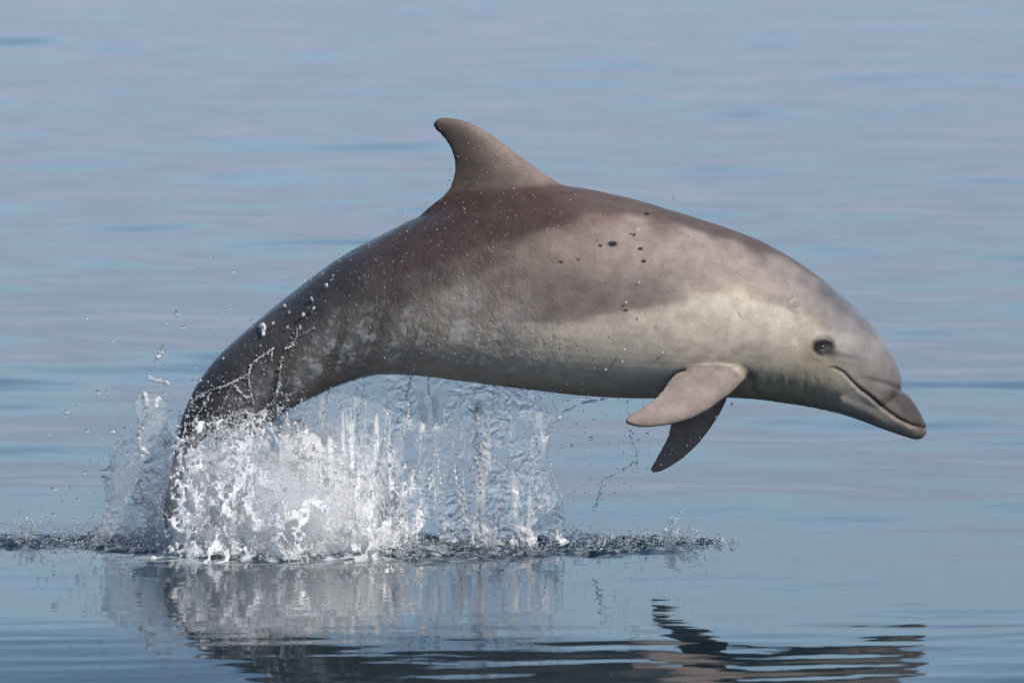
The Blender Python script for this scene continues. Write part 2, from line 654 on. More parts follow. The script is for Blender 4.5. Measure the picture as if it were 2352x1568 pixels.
    rv = fbm(np.stack([co[:, 0] * 24 + co[:, 2] * 6, co[:, 1] * 20, co[:, 2] * 17], 1), 41, 4, .6)
    disp += 0.0030 * film * (rv - .45)
    co = co + no * disp[:, None]
    set_co(body, co)
    shade_smooth(body)

    # ---- pigment, with painted light on the fin and shade in the crease
    px, py = pix(co)
    P = np.stack([px, py], 1)
    ctl = [  # photo px, colour of the skin in full sun
        (430, 930, 62, 60, 62), (500, 850, 60, 58, 62), (560, 960, 92, 86, 82), (600, 800, 66, 64, 66), (640, 900, 80, 76, 74),
        (700, 700, 58, 56, 60), (720, 860, 100, 95, 88), (780, 800, 88, 84, 80), (800, 640, 56, 52, 54), (850, 740, 82, 76, 73),
        (900, 560, 62, 55, 54), (900, 660, 74, 66, 63), (900, 830, 146, 138, 130), (960, 760, 132, 125, 117), (980, 520, 66, 56, 54),
        (1000, 620, 80, 70, 66), (1050, 700, 138, 130, 121), (1060, 800, 166, 157, 144), (1000, 850, 160, 149, 139),
        (1090, 500, 68, 54, 50), (1100, 580, 86, 74, 69), (1150, 640, 112, 99, 92), (1180, 520, 70, 54, 49), (1200, 460, 84, 68, 62),
        (1300, 450, 100, 80, 72), (1280, 500, 82, 62, 56), (1230, 590, 120, 106, 98), (1300, 560, 134, 117, 107), (1270, 680, 116, 102, 96),
        (1400, 470, 116, 94, 84), (1450, 520, 143, 126, 116), (1400, 600, 140, 124, 114), (1380, 680, 118, 105, 101), (1500, 600, 150, 134, 124),
        (1480, 680, 126, 114, 110), (1520, 490, 110, 92, 85), (1600, 560, 148, 133, 123), (1620, 640, 150, 136, 126), (1640, 512, 104, 92, 88),
        (1740, 560, 100, 91, 90), (1700, 600, 148, 134, 125), (1760, 650, 150, 137, 128), (1800, 600, 136, 126, 121), (1830, 690, 150, 138, 132),
        (1860, 640, 132, 124, 122), (1900, 660, 96, 91, 94), (1930, 700, 100, 95, 98), (1900, 720, 142, 134, 131), (1980, 740, 116, 110, 110),
        (1960, 760, 150, 144, 141), (2010, 800, 148, 141, 138), (2040, 830, 130, 123, 120), (2060, 860, 120, 112, 110), (1960, 800, 160, 153, 149),
        (1990, 850, 150, 142, 138), (1850, 760, 164, 153, 132), (1800, 760, 172, 160, 138), (1840, 830, 160, 148, 120), (1780, 830, 168, 156, 130),
        (1900, 850, 158, 148, 126), (1870, 900, 162, 154, 136), (1960, 920, 168, 160, 148), (2030, 965, 160, 150, 138), (2090, 995, 164, 150, 132),
        (2060, 925, 128, 116, 112), (2090, 945, 92, 81, 78), (2115, 970, 84, 74, 70), (2000, 890, 142, 132, 128),
        (1200, 740, 148, 139, 130), (1300, 760, 172, 160, 142), (1400, 760, 178, 167, 147), (1500, 740, 184, 172, 150), (1600, 700, 192, 179, 156),
        (1700, 700, 190, 177, 152), (1650, 780, 190, 178, 154), (1550, 820, 186, 176, 158), (1450, 850, 184, 174, 157), (1300, 850, 178, 168, 152),
        (1150, 860, 172, 161, 148), (1500, 905, 186, 175, 160), (1700, 910, 165, 155, 135), (800, 870, 120, 112, 106), (690, 920, 118, 110, 104)]
    ctl = np.array(ctl, float)
    lin = s2l(ctl[:, 2:])
    num, den = 0, 0
    q = P + 18 * (np.stack([fbm(co * 14, 51), fbm(co * 14, 57)], 1) - .5)
    for (cx, cy__), c in zip(ctl[:, :2], lin):
        wgt = 1 / (((q[:, 0] - cx) ** 2 + (q[:, 1] - cy__) ** 2) + 420) ** 1.8
        num = num + wgt[:, None] * c
        den = den + wgt
    colr = num / den[:, None]

    def over(mask, rgb):
        nonlocal colr
        c = s2l(rgb)
        colr = colr * (1 - mask[:, None]) + mask[:, None] * c
    wob = 12 * (fbm(co * 16, 61) - .5)
    # pale flank blaze with a soft upper edge
    xs = [1230, 1300, 1400, 1480, 1560, 1620, 1680, 1740, 1800, 1850]
    edge = np.interp(px, xs, [738, 737, 722, 706, 690, 674, 674, 690, 708, 728]) + wob
    m = smooth(-6, 7, py - edge) * smooth(1160, 1260, px) * (1 - smooth(1780, 1900, px)) * (1 - smooth(800, 900, py))
    over(0.8 * m, (194, 183, 164))
    m = (1 - smooth(-10, 26, py - edge)) * smooth(-150, -5, py - edge) * smooth(1150, 1280, px) * (1 - smooth(1520, 1650, px))
    over(0.6 * m, (112, 99, 95))
    # dark cape below the fin with its lower edge sweeping forward along the back
    lo = np.interp(px, [850, 1000, 1100, 1200, 1300, 1350, 1420, 1500, 1600, 1700, 1800, 1900], [660, 610, 566, 540, 512, 494, 494, 503, 528, 560, 596, 650]) + wob
    m = (1 - smooth(-14, 10, py - lo)) * smooth(420, 470, py) * (1 - smooth(1250, 1420, px)) * smooth(800, 950, px)
    over(0.75 * m, (70, 55, 51))
    m = (1 - smooth(-12, 6, py - lo)) * smooth(1250, 1400, px) * (1 - smooth(1900, 1960, px))
    over(0.85 * m, (88, 76, 73))
    # dorsal fin: sunlit front edge and shaded rear edge painted into its colour
    fd, ft = seg_dist(px, py, z2([(1330, 630), (1000, 412), (720, 208), (520, 127)]))
    finm = (1 - smooth(-14, 6, py - np.interp(px, [960, 1040, 1160, 1290], [480, 440, 432, 424]))) * (1 - smooth(1285, 1320, px))
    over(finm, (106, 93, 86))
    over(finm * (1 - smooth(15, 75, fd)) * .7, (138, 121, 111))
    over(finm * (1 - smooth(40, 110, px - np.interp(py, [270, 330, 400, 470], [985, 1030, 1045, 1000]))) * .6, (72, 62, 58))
    # flippers (only what stands clear of the trunk) and flukes
    out_ = np.abs(co[:, 1])
    fl = smooth(.205, .225, out_) * (px > 1420) * (px < 1725) * (py > 840)
    far = (co[:, 1] > 0.05) & (py > 918) & (px > 1400) & (px < 1700)
    fl = np.maximum(fl, far * 1.0)
    fl = np.maximum(fl, 1.0 * ((px > 1420) & (px < 1700) & (py > 916)))
    fpoly = z6([(1200, 300), (1212, 335), (1130, 420), (1000, 520), (880, 582), (750, 618), (600, 636), (530, 630), (450, 610), (450, 580), (490, 550), (555, 510), (635, 452), (690, 396), (728, 340), (765, 270), (860, 235), (1030, 225), (1150, 250)])
    fe = edge_depth(px, py, fpoly)
    fl = np.maximum(fl, smooth(-3, 6, fe))
    over(fl, (138, 125, 118))
    td, _ = seg_dist(px, py, z6([(600, 640), (480, 620), (455, 585)]))
    over(fl * (1 - smooth(5, 40, td)) * .5, (120, 100, 92))
    over(smooth(1030, 1075, py) * (px < 470), (78, 70, 68))
    # eye patch, eye stripe, lips, snout
    e2 = np.hypot((px - EYE[0] - 2) / 1.2, (py - EYE[1] - 1))
    over((1 - smooth(15, 29, e2)) * .98, (26, 26, 30))
    d, t = seg_dist(px, py, [(1898, 806), (1925, 820), (1965, 832), (2020, 842)])
    over((1 - smooth(6, 20, d)) * (1 - t) * .8, (88, 82, 84))
    d, t = seg_dist(px, py, [(1880, 770), (1920, 768), (1960, 785)])
    over((1 - smooth(4, 18, d)) * .3, (172, 166, 162))
    d, t = seg_dist(px, py, MOUTH)
    over((1 - smooth(1.0, 3.4, d)) * .85, (56, 48, 45))
    d, t = seg_dist(px, py, CREASE)
    over((1 - smooth(3, 12, d)) * smooth(0, .4, t) * .4, (104, 96, 95))  # soft shadow in the melon crease, painted into the skin colour
    d, t = seg_dist(px, py, [(2060, 905), (2085, 930), (2105, 955), (2120, 975)])
    over((1 - smooth(6, 26, d)) * .8, (80, 69, 66))
    # axilla and ear smudges
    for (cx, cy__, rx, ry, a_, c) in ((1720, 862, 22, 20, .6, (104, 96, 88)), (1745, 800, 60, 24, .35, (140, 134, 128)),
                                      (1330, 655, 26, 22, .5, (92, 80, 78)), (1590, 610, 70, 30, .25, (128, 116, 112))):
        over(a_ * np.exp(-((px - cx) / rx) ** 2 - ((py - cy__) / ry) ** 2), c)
    # the round dark spots on the near flank
    nearside = co[:, 1] < 0
    for (cx, cy__, rx, ry) in ((1407, 560, 11, 6.5), (1379, 564, 5, 3.6), (1471, 571, 6.5, 3.8), (1478, 600, 6, 4), (1288, 602, 5.5, 3),
                               (1486, 491, 6.5, 3.2), (1328, 596, 3, 2), (1437, 713, 6, 3.4), (1371, 552, 2.5, 2), (1448, 537, 3, 2.4)):
        over((1 - smooth(.75, 1.25, np.hypot((px - cx) / rx, (py - cy__) / ry))) * nearside, (42, 42, 46))
    for a_, b_ in (((1815, 694), (1826, 687)), ((1827, 712), (1838, 707)), ((1831, 717), (1842, 712)), ((1835, 723), (1843, 718)),
                   ((1695, 715), (1702, 730))):
        d, _ = seg_dist(px, py, [a_, b_])
        over((1 - smooth(.8, 2.6, d)) * .55 * nearside, (205, 198, 190) if a_[0] != 1695 else (110, 100, 90))
    g = colr.mean(1, keepdims=True)
    colr = (g + (colr - g) * 0.78) * np.array([1.015, .99, .975])
    hd = smooth(1880, 1990, px) * (1 - smooth(-10, 14, py - np.interp(px, [1907, 1940, 1976, 2031, 2096, 2130], [841, 856, 893, 937, 976, 984])))
    hd2 = smooth(1700, 1880, px) * (1 - smooth(-14, 8, py - np.interp(px, [1700, 1800, 1850, 1900, 1950], [690, 712, 735, 765, 790])))
    colr *= ((1 - .30 * hd) * (1 - .14 * hd2 * (1 - hd)))[:, None]
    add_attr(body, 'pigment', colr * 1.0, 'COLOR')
    add_attr(body, 'film', np.clip(film, 0, 1))
    wet = .16 + .8 * smooth(1860, 1930, px) + .5 * film
    wet = np.where(fl > .5, .02, wet)
    add_attr(body, 'wet', np.clip(wet * (.6 + .8 * fbm(co * 20, 35, 3)), 0, 1))

    M = Nodes('dolphin_skin')
    tc = M.n('ShaderNodeTexCoord').outputs['Object']
    pig = M.n('ShaderNodeAttribute', attribute_name='pigment').outputs['Color']
    flm = M.n('ShaderNodeAttribute', attribute_name='film').outputs['Fac']
    mott = M.noise(tc, 26, 6, .62)
    mott2 = M.noise(tc, 150, 3, .6)
    val = M.math('ADD', M.ramp(mott, .3, .7, .83, 1.13), M.ramp(mott2, .3, .7, -.05, .05))
    mix = M.n('ShaderNodeVectorMath', operation='SCALE')
    M.l(pig, mix.inputs[0])
    M.l(val, mix.inputs['Scale'])
    # fine pale scars and rake marks
    sm = M.n('ShaderNodeMapping')
    sm.inputs['Rotation'].default_value = (.3, .55, .2)
    sm.inputs['Scale'].default_value = (3.0, 8, 15)
    M.l(tc, sm.inputs['Vector'])
    sn = M.noise(sm.outputs[0], 2.2, 2, .5, 1.2)
    ln = M.ramp(M.math('ABSOLUTE', M.math('SUBTRACT', sn, .5)), .0, .0045, 1, 0)
    ln = M.math('MULTIPLY', ln, M.ramp(M.noise(tc, 9, 2, .5), .54, .64, 0, .22))
    val = M.math('ADD', val, ln)
    M.l(val, mix.inputs['Scale'])
    drip = M.n('ShaderNodeMapping')
    drip.inputs['Scale'].default_value = (1, 1, .55)
    M.l(tc, drip.inputs['Vector'])
    b1 = M.noise(drip.outputs[0], 80, 4, .6, .5)
    nb = M.bump(b1, M.math('MULTIPLY', flm, .55), .010)
    b2 = M.noise(tc, 300, 2, .5)
    wr = M.noise(tc, 70, 3, .6, 1.5)
    nb2 = M.bump(wr, .16, .004, M.bump(b2, .12, .002, nb))
    b3 = M.noise(tc, 120, 3, .6, 1.0)
    wt = M.n('ShaderNodeAttribute', attribute_name='wet').outputs['Fac']
    coatn = M.bump(b3, M.math('ADD', M.math('MULTIPLY', flm, .45), M.math('ADD', M.math('MULTIPLY', wt, .3), .4)), .006, nb)
    bs = M.n('ShaderNodeBsdfPrincipled')
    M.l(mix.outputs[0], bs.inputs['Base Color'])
    bs.inputs['Roughness'].default_value = .55
    bs.inputs['IOR'].default_value = 1.4
    bs.inputs['Specular IOR Level'].default_value = .08
    M.l(M.n('ShaderNodeAttribute', attribute_name='wet').outputs['Fac'], bs.inputs['Coat Weight'])
    bs.inputs['Coat Roughness'].default_value = .035
    bs.inputs['Coat IOR'].default_value = 1.33
    M.l(nb2, bs.inputs['Normal'])
    M.l(coatn, bs.inputs['Coat Normal'])
    M.l(bs.outputs[0], M.out.inputs['Surface'])

    # where water still runs off the lower flank in streaks
    no = get_no(body)
    q4 = np.empty(len(body.polygons) * 4, np.int32)
    body.polygons.foreach_get('vertices', q4)
    q4 = q4.reshape(-1, 4)
    sl = .35
    n_ = fbm(np.stack([(co[:, 0] - sl * co[:, 2]) * 34, co[:, 1] * 3, co[:, 2] * 4.5], 1), 931, 3, .55)
    n2_ = fbm(co * 55, 937, 3, .6)
    up = np.interp(px, [440, 540, 640, 760, 860, 950, 1060, 1160, 1260, 1320], [960, 890, 810, 760, 735, 700, 672, 700, 720, 735])
    reg = smooth(-60, 90, py - up + 160 * (fbm(co * 12, 941, 3) - .5)) * smooth(430, 500, px) * (1 - smooth(1150, 1330, px)) * (1 - smooth(-60, 10, py - np.interp(px, [440, 520, 600, 700, 860, 1100, 1300], [1090, 1060, 1000, 925, 862, 882, 907]) + 8))
    val = reg * (.30 * smooth(.40, .68, n_) + .75 * smooth(.40, .68, n2_) * smooth(.32, .56, n_))
    okv = (val > .05) & (co[:, 1] < -.01) & (no[:, 1] < 0)
    qf = q4[okv[q4].all(1)]
    used = np.unique(qf)
    rm = np.full(len(co), -1)
    rm[used] = np.arange(len(used))
    film_data = (co[used] + no[used] * (.0012 + .0026 * np.clip(val[used] - .05, 0, 1) * (.5 + n2_[used]))[:, None], rm[qf], np.clip(val[used] * .50, 0, .40))

    root_o = bpy.data.objects.new('dolphin', None)
    COL.objects.link(root_o)
    tag(root_o, 'grey-brown dolphin with pale flank leaping out of the sea to the right', 'dolphin')
    b = link('body', body, M.mat, root_o)
    # eyes
    E = Nodes('eye')
    eb = E.n('ShaderNodeBsdfPrincipled')
    eb.inputs['Base Color'].default_value = (.006, .006, .007, 1)
    eb.inputs['Roughness'].default_value = .3
    E.l(eb.outputs[0], E.out.inputs['Surface'])
    bvh = BVHTree.FromPolygons([Vector(v) for v in co], [tuple(p.vertices) for p in body.polygons])
    for s in (-1, 1):
        ray = at(EYE[0] - 3, EYE[1] + 0, -.15)
        hit, n_, i_, d_ = bvh.ray_cast(Vector((ray[0], s * .6, ray[2] + .0)), Vector((0, -s, 0)))
        bm = bmesh.new()
        bmesh.ops.create_uvsphere(bm, u_segments=24, v_segments=16, radius=.0145)
        bmesh.ops.scale(bm, vec=(1.25, .7, .5), verts=bm.verts)
        em = bpy.data.meshes.new('eye')
        bm.to_mesh(em)
        bm.free()
        shade_smooth(em)
        eo = link('eye', em, E.mat, root_o)
        eo.location = hit - n_ * .0075
    return root_o, bvh, film_data


dolphin, body_bvh, FILM = build_dolphin()


# ------------------------------------------------------------------ water thrown up by the leap
def clear_water(name, milk=0.0, milk_attr=False, tint=(1, 1, 1), thin=.3, rough=.05, through=.22):
    """clear water; where it is beaten full of air it turns to white froth"""
    M = Nodes(name)
    gl = M.n('ShaderNodeBsdfGlass')
    gl.inputs['IOR'].default_value = 1.333
    gl.inputs['Roughness'].default_value = rough
    gl.inputs['Color'].default_value = (*tint, 1)
    fr = M.n('ShaderNodeBsdfPrincipled')
    fr.inputs['Base Color'].default_value = (.94, .945, .95, 1)
    fr.inputs['Roughness'].default_value = .18
    fr.inputs['IOR'].default_value = 1.33
    tr = M.n('ShaderNodeBsdfTranslucent')
    tr.inputs['Color'].default_value = (.93, .945, .96, 1)
    wm = M.n('ShaderNodeMixShader')
    wm.inputs[0].default_value = through
    M.l(fr.outputs[0], wm.inputs[1])
    M.l(tr.outputs[0], wm.inputs[2])
    mx = M.n('ShaderNodeMixShader')
    if milk_attr:
        a = M.n('ShaderNodeAttribute', attribute_name='froth').outputs['Fac']
        M.l(a, mx.inputs[0])
    else:
        mx.inputs[0].default_value = milk
    cl = M.n('ShaderNodeMixShader')          # thin films let light straight through
    cl.inputs[0].default_value = thin
    tp = M.n('ShaderNodeBsdfTransparent')
    M.l(gl.outputs[0], cl.inputs[1])
    M.l(tp.outputs[0], cl.inputs[2])
    M.l(cl.outputs[0], mx.inputs[1])
    M.l(wm.outputs[0], mx.inputs[2])
    M.l(mx.outputs[0], M.out.inputs['Surface'])
    return M.mat


MAT_DROP = clear_water('clear_droplet_water', .16, thin=.25, rough=.06)  # a little white mixed in to stand for sun glints
MAT_DROP_PALE = clear_water('glint_white_droplet_water', .40, thin=.6, rough=.05)  # white share stands in for sun glints and caustics in the drops
MAT_SHEET = clear_water('clear_sheet_water', milk_attr=True, thin=.25, rough=.03)
MAT_VEIL = clear_water('froth_veil_water', milk_attr=True, thin=.85, rough=.06, through=.45)
MAT_FROTH = clear_water('frothy_water', milk_attr=True, thin=.3, rough=.05)


def blob_group():
    g = bpy.data.node_groups.new('merge_drops', 'GeometryNodeTree')
    g.interface.new_socket('Geometry', in_out='INPUT', socket_type='NodeSocketGeometry')
    g.interface.new_socket('Voxel', in_out='INPUT', socket_type='NodeSocketFloat')
    g.interface.new_socket('Geometry', in_out='OUTPUT', socket_type='NodeSocketGeometry')
    n = g.nodes
    i, o = n.new('NodeGroupInput'), n.new('NodeGroupOutput')
    mp, pv, vm, na = n.new('GeometryNodeMeshToPoints'), n.new('GeometryNodePointsToVolume'), n.new('GeometryNodeVolumeToMesh'), n.new('GeometryNodeInputNamedAttribute')
    na.data_type = 'FLOAT'
    na.inputs['Name'].default_value = 'rad'
    try:
        pv.resolution_mode = 'VOXEL_SIZE'
    except Exception:
        pv.inputs['Resolution Mode'].default_value = 'Size'
    L = g.links.new
    L(i.outputs[0], mp.inputs['Mesh'])
    L(na.outputs['Attribute'], mp.inputs['Radius'])
    L(mp.outputs[0], pv.inputs['Points'])
    L(na.outputs['Attribute'], pv.inputs['Radius'])
    L(i.outputs['Voxel'], pv.inputs['Voxel Size'])
    L(pv.outputs[0], vm.inputs['Volume'])
    vm.inputs['Threshold'].default_value = .1
    L(vm.outputs[0], o.inputs[0])
    return g


BLOBS = blob_group()


def blob_mesh(name, pts, rad, voxel, soften=2):
    """drops that touch run together into one skin, as water does"""
    me = bpy.data.meshes.new(name)
    me.vertices.add(len(pts))
    me.vertices.foreach_set('co', np.ascontiguousarray(pts, np.float32).ravel())
    add_attr(me, 'rad', np.maximum(rad, voxel * 1.05))
    o = link(name, me)
    md = o.modifiers.new('merge', 'NODES')
    md.node_group = BLOBS
    for it in BLOBS.interface.items_tree:
        if it.name == 'Voxel':
            md[it.identifier] = voxel
    o.update_tag()
    dg = bpy.context.evaluated_depsgraph_get()
    res = bpy.data.meshes.new_from_object(o.evaluated_get(dg))
    bpy.data.objects.remove(o)
    res.name = name
    res.materials.clear()
    if soften:
        co = get_co(res)
        set_co(res, laplace(res, co, np.full(len(co), .4), soften))
    shade_smooth(res)
    return res


def skin_y(dx, dy, default=0.0):
    """depth of the dolphin's near side where the photograph shows (dx, dy)"""
    p = at(dx, dy, 0)
    o = Vector(C0)
    hit = body_bvh.ray_cast(o, (Vector(p) - o).normalized())
    return hit[0].y if hit[0] is not None else default


def slab(name, poly, depth, thick, ripple, step=.0030, seed=0, tear=10, froth=None, freq=70, holes=.66, hole_in=60, waver=.03, gaps=(13, 1, 9), lacy=None):
    """a thin sheet of water with two rippled faces, torn along its outline"""
    pp = np.array(poly, float)
    lo = at(pp[:, 0].min() - 12, pp[:, 1].max() + 12, 0)
    hi = at(pp[:, 0].max() + 12, pp[:, 1].min() - 12, 0)
    gx, gz = np.arange(lo[0], hi[0], step), np.arange(lo[2], hi[2], step)
    X, Z = np.meshgrid(gx, gz)
    x, z = X.ravel(), Z.ravel()
    px, py = proj(np.stack([x, 0 * x, z], 1))
    p = np.stack([x, 0 * x, z], 1)
    ed = edge_depth(px, py, poly) + tear * 3.2 * (fbm(p * 24, seed + 3, 3) - .5)
    hole = fbm(p * np.array(gaps) + 4, seed + 8, 4, .55)
    keep = (ed > 0) & ~((hole > holes) & (ed < hole_in))
    if lacy:
        keep &= ~(fbm(p * np.array([68, 1, 50]), seed + 15, 3, .6) > lacy)
    Y = depth(px, py) + waver * (fbm(p * 7, seed + 1, 2) - .5)
    st = np.array([.8, 1.0, 1.0])
    amp = ripple * (.25 + 1.9 * smooth(.30, .64, fbm(p * np.array([14, 1, 8]), seed + 5, 3)))
    taper = smooth(0, 14, ed)
    wv = np.stack([fbm(p * 26, seed + 21, 2), 0 * x, fbm(p * 26 + 5, seed + 22, 2)], 1) - .5
    wv[:, 1] = 0
    pw_ = p + .046 * wv
    cr = 1 - np.abs(2 * fbm(pw_ * st * freq * .5, seed + 13, 2, .5) - 1)
    n1 = .75 * (fbm(pw_ * st * freq, seed + 11, 3, .55) - .5) + .38 * (cr - .75)
    n2 = fbm(pw_ * st * freq * .55 + 31, seed + 12, 3, .6) - .5
    bead = (1 - taper) * smooth(-2, 6, ed) * .0016
    front = Y - thick * (.25 + .75 * taper) + amp * n1 * (.3 + .7 * taper) - bead
    back = Y + thick * (.25 + .75 * taper) + amp * n2 * (.3 + .7 * taper) + bead
    nx, nz = len(gx), len(gz)
    i = (np.arange(nz - 1)[:, None] * nx + np.arange(nx - 1)[None]).ravel()
    q = np.stack([i, i + 1, i + nx + 1, i + nx], 1)
    q = q[keep[q].all(1)]
    n = nx * nz
    faces = [q, q[:, ::-1] + n]
    # close the torn rim
    e = np.concatenate([q[:, [0, 1]], q[:, [1, 2]], q[:, [2, 3]], q[:, [3, 0]]])
    key = np.minimum(e[:, 0], e[:, 1]) * (n + 1) + np.maximum(e[:, 0], e[:, 1])
    _, idx, cnt = np.unique(key, return_index=True, return_counts=True)
    b = e[idx[cnt == 1]]
    faces.append(np.stack([b[:, 1], b[:, 0], b[:, 0] + n, b[:, 1] + n], 1))
    f = np.concatenate(faces)
    v = np.concatenate([np.stack([x, front, z], 1), np.stack([x, back, z], 1)])
    used = np.unique(f)
    rm = np.full(len(v), -1)
    rm[used] = np.arange(len(used))
    me = mesh_from(name, v[used], rm[f])
    c = get_co(me)
    set_co(me, laplace(me, c, np.full(len(c), .35), 2))
    c = get_co(me)
    qx, qy = proj(c)
    add_attr(me, 'froth', np.clip(froth(qx, qy, c) if froth else 0 * qx, 0, 1))
    shade_smooth(me)
    return me


def lace(c, seed, k=1.0):
    a = 1 - np.abs(2 * fbm(c * np.array([26, 26, 17]) * k, seed, 3, .6) - 1)
    b = fbm(c * 75 * k, seed + 5, 3, .7)
    d = fbm(c * 9, seed + 9, 2)
    return np.clip(.85 * smooth(.74, .97, a) + .6 * smooth(.46, .68, b) + .18 * smooth(.45, .68, d), 0, 1)


me = mesh_from('running_film', FILM[0], FILM[1])
add_attr(me, 'froth', FILM[2])
shade_smooth(me)
tag(link('running_film', me, MAT_VEIL), 'pale streaks of water running down the flank behind the dorsal fin', 'running water', kind='stuff')

# -- the clear curtain falling from the belly
CURTAIN = [(640, 985), (700, 890), (780, 852), (860, 835), (950, 835), (1100, 855), (1220, 872), (1330, 890), (1400, 906), (1345, 921), (1300, 940),
           (1278, 965), (1262, 1000), (1254, 1040), (1262, 1080), (1284, 1130), (1296, 1180), (1300, 1225), (1320, 1262), (640, 1262)]


def curtain_froth(qx, qy, c):
    left = (1 - smooth(740, 1010, qx - .25 * (qy - 1100))) * smooth(920, 1090, qy) * (.5 + .8 * lace(c, 640, 1.3))
    st = smooth(.53, .70, fbm(np.stack([c[:, 0] * 62, c[:, 1] * 4, c[:, 2] * 8], 1), 77, 3, .62)) * smooth(880, 960, qy) * .8
    low = smooth(1150, 1240, qy) * smooth(.5, .66, fbm(c * 45, 79, 3)) * .8
    return .05 + .30 * smooth(.50, .68, fbm(c * 110, 78, 3, .65)) * (.4 + .6 * smooth(920, 1150, qy)) + .5 * left + .6 * st * (1 - .5 * smooth(1000, 1300, qx)) + .8 * low


me = slab('belly_curtain', CURTAIN, lambda px, py: -.02 - .05 * smooth(900, 1250, py) + .03 * np.sin(px / 70), .0022, .0062, seed=100, step=.0022, froth=curtain_froth, hole_in=1e6, holes=.69, freq=115, tear=16)
tag(link('water_curtain', me, MAT_SHEET), 'clear rippled curtain of water falling from the belly to the sea', 'water curtain', kind='stuff')

# -- the bluish sheet thrown up behind the tail
TAILSHEET = [(296, 935), (303, 905), (318, 902), (350, 915), (400, 945), (440, 965), (470, 1100), (470, 1262), (180, 1262), (190, 1245), (222, 1210), (240, 1180),
             (232, 1140), (226, 1100), (236, 1060), (256, 1030), (280, 1015), (306, 1000), (312, 970), (300, 950)]
me = slab('tail_sheet', TAILSHEET, lambda px, py: .10 + 0 * px + .05 * smooth(950, 1250, py), .0022, .0068, seed=200, tear=14, step=.0024, freq=110,
          froth=lambda qx, qy, c: .10 + .12 * smooth(.4, .6, fbm(c * 80, 84, 2)) + .5 * smooth(330, 430, qx) * smooth(1000, 1200, qy) + .7 * smooth(.62, .75, fbm(c * 30, 83, 3)))
tag(link('tail_sheet', me, MAT_SHEET), 'bluish torn sheet of water rising behind the tail flukes', 'water sheet', kind='stuff')


# -- the white mass of froth round the tail
VEILS = [([(335, 1275), (352, 1170), (392, 1060), (425, 985), (520, 960), (640, 985), (740, 1010), (830, 1080), (910, 1160), (985, 1275)], .15, .64, .9),
         ([(395, 1275), (408, 1120), (440, 1010), (540, 975), (690, 950), (790, 1030), (870, 1140), (960, 1275)], .04, .58, .9),
         ([(405, 1280), (425, 1170), (470, 1070), (600, 1000), (700, 965), (790, 1060), (850, 1160), (910, 1285)], -.07, .57, .95),
         ([(400, 1284), (440, 1180), (520, 1080), (640, 1030), (740, 1070), (800, 1160), (880, 1284)], -.17, .55, .95),
         ([(300, 1288), (380, 1240), (470, 1190), (600, 1130), (720, 1140), (810, 1190), (900, 1250), (1000, 1290)], -.26, .55, .85),
         ([(425, 985), (470, 955), (560, 960), (620, 950), (700, 925), (720, 985), (640, 1060), (520, 1080), (430, 1060)], -.13, .48, .75)]
rv_ = np.random.default_rng(77)
for k in range(38):
    cx = rv_.uniform(400, 900) if k < 23 else rv_.uniform(415, 560) if k < 30 else rv_.uniform(440, 490)
    top = np.interp(cx, [380, 450, 600, 700, 800, 900], [170, 305, 325, 290, 205, 120]) * rv_.uniform(.55, 1.08)
    w = rv_.uniform(40, 85) * (1 if k < 30 else .5)
    top *= 1 if k < 30 else 1.15
    lean = rv_.normal(0, 25)
    base = 1282 + rv_.uniform(-6, 8)
    poly = [(cx - w, base), (cx - w * .8 + lean * .3, base - top * .35), (cx - w * rv_.uniform(.5, 1.2) + lean * .7, base - top * .7), (cx - w * rv_.uniform(.2, .5) + lean, base - top),
            (cx + w * rv_.uniform(.2, .5) + lean, base - top * rv_.uniform(.85, 1.05)), (cx + w * rv_.uniform(.5, 1.2) + lean * .7, base - top * .65), (cx + w * .85 + lean * .3, base - top * .3), (cx + w, base)]
    poly = [(max(a_, 412), b_) for a_, b_ in poly]
    VEILS.append((poly, rv_.uniform(-.40, .16) if k < 23 else rv_.uniform(-.3, -.12), rv_.uniform(.50, .58), rv_.uniform(.75, 1.0)))
vv, ff, aa, off = [], [], [], 0
for i, (poly, Y0, hole_, white) in enumerate(VEILS):
    sd = 600 + 40 * i
    me = slab('froth_veil', poly, lambda px, py, Y0=Y0: Y0 - .05 * smooth(1000, 1280, py) + .04 * np.sin(px / 50 + Y0 * 30), .0026, .0085, seed=sd, tear=30, step=.0028,
              freq=85, holes=hole_ if i > 2 else .72, hole_in=1e6, waver=.18, gaps=(30, 1, 20), lacy=.585 if i > 2 and i != 5 else .66,
              froth=lambda qx, qy, c, sd=sd, white=white: white * ((.26 + .95 * lace(c, sd, 1.9)) if sd > 700 else (.46 + .4 * lace(c, sd, 2.2))) * (1 - .55 * smooth(780, 1000, qx)))
    c = get_co(me)
    f = np.empty(len(me.polygons) * 4, np.int32)
    me.polygons.foreach_get('vertices', f)
    a = np.empty(len(c), np.float32)
    me.attributes['froth'].data.foreach_get('value', a)
    vv.append(c)
    ff.append(f.reshape(-1, 4) + off)
    aa.append(a)
    off += len(c)
    bpy.data.meshes.remove(me)
me = mesh_from('froth_veils', np.concatenate(vv), np.concatenate(ff))
add_attr(me, 'froth', np.concatenate(aa))
shade_smooth(me)
print('veil tris', len(me.polygons) * 2)
tag(link('froth_veils', me, MAT_VEIL), 'torn white veils of froth bursting up around the tail flukes', 'froth', kind='stuff')


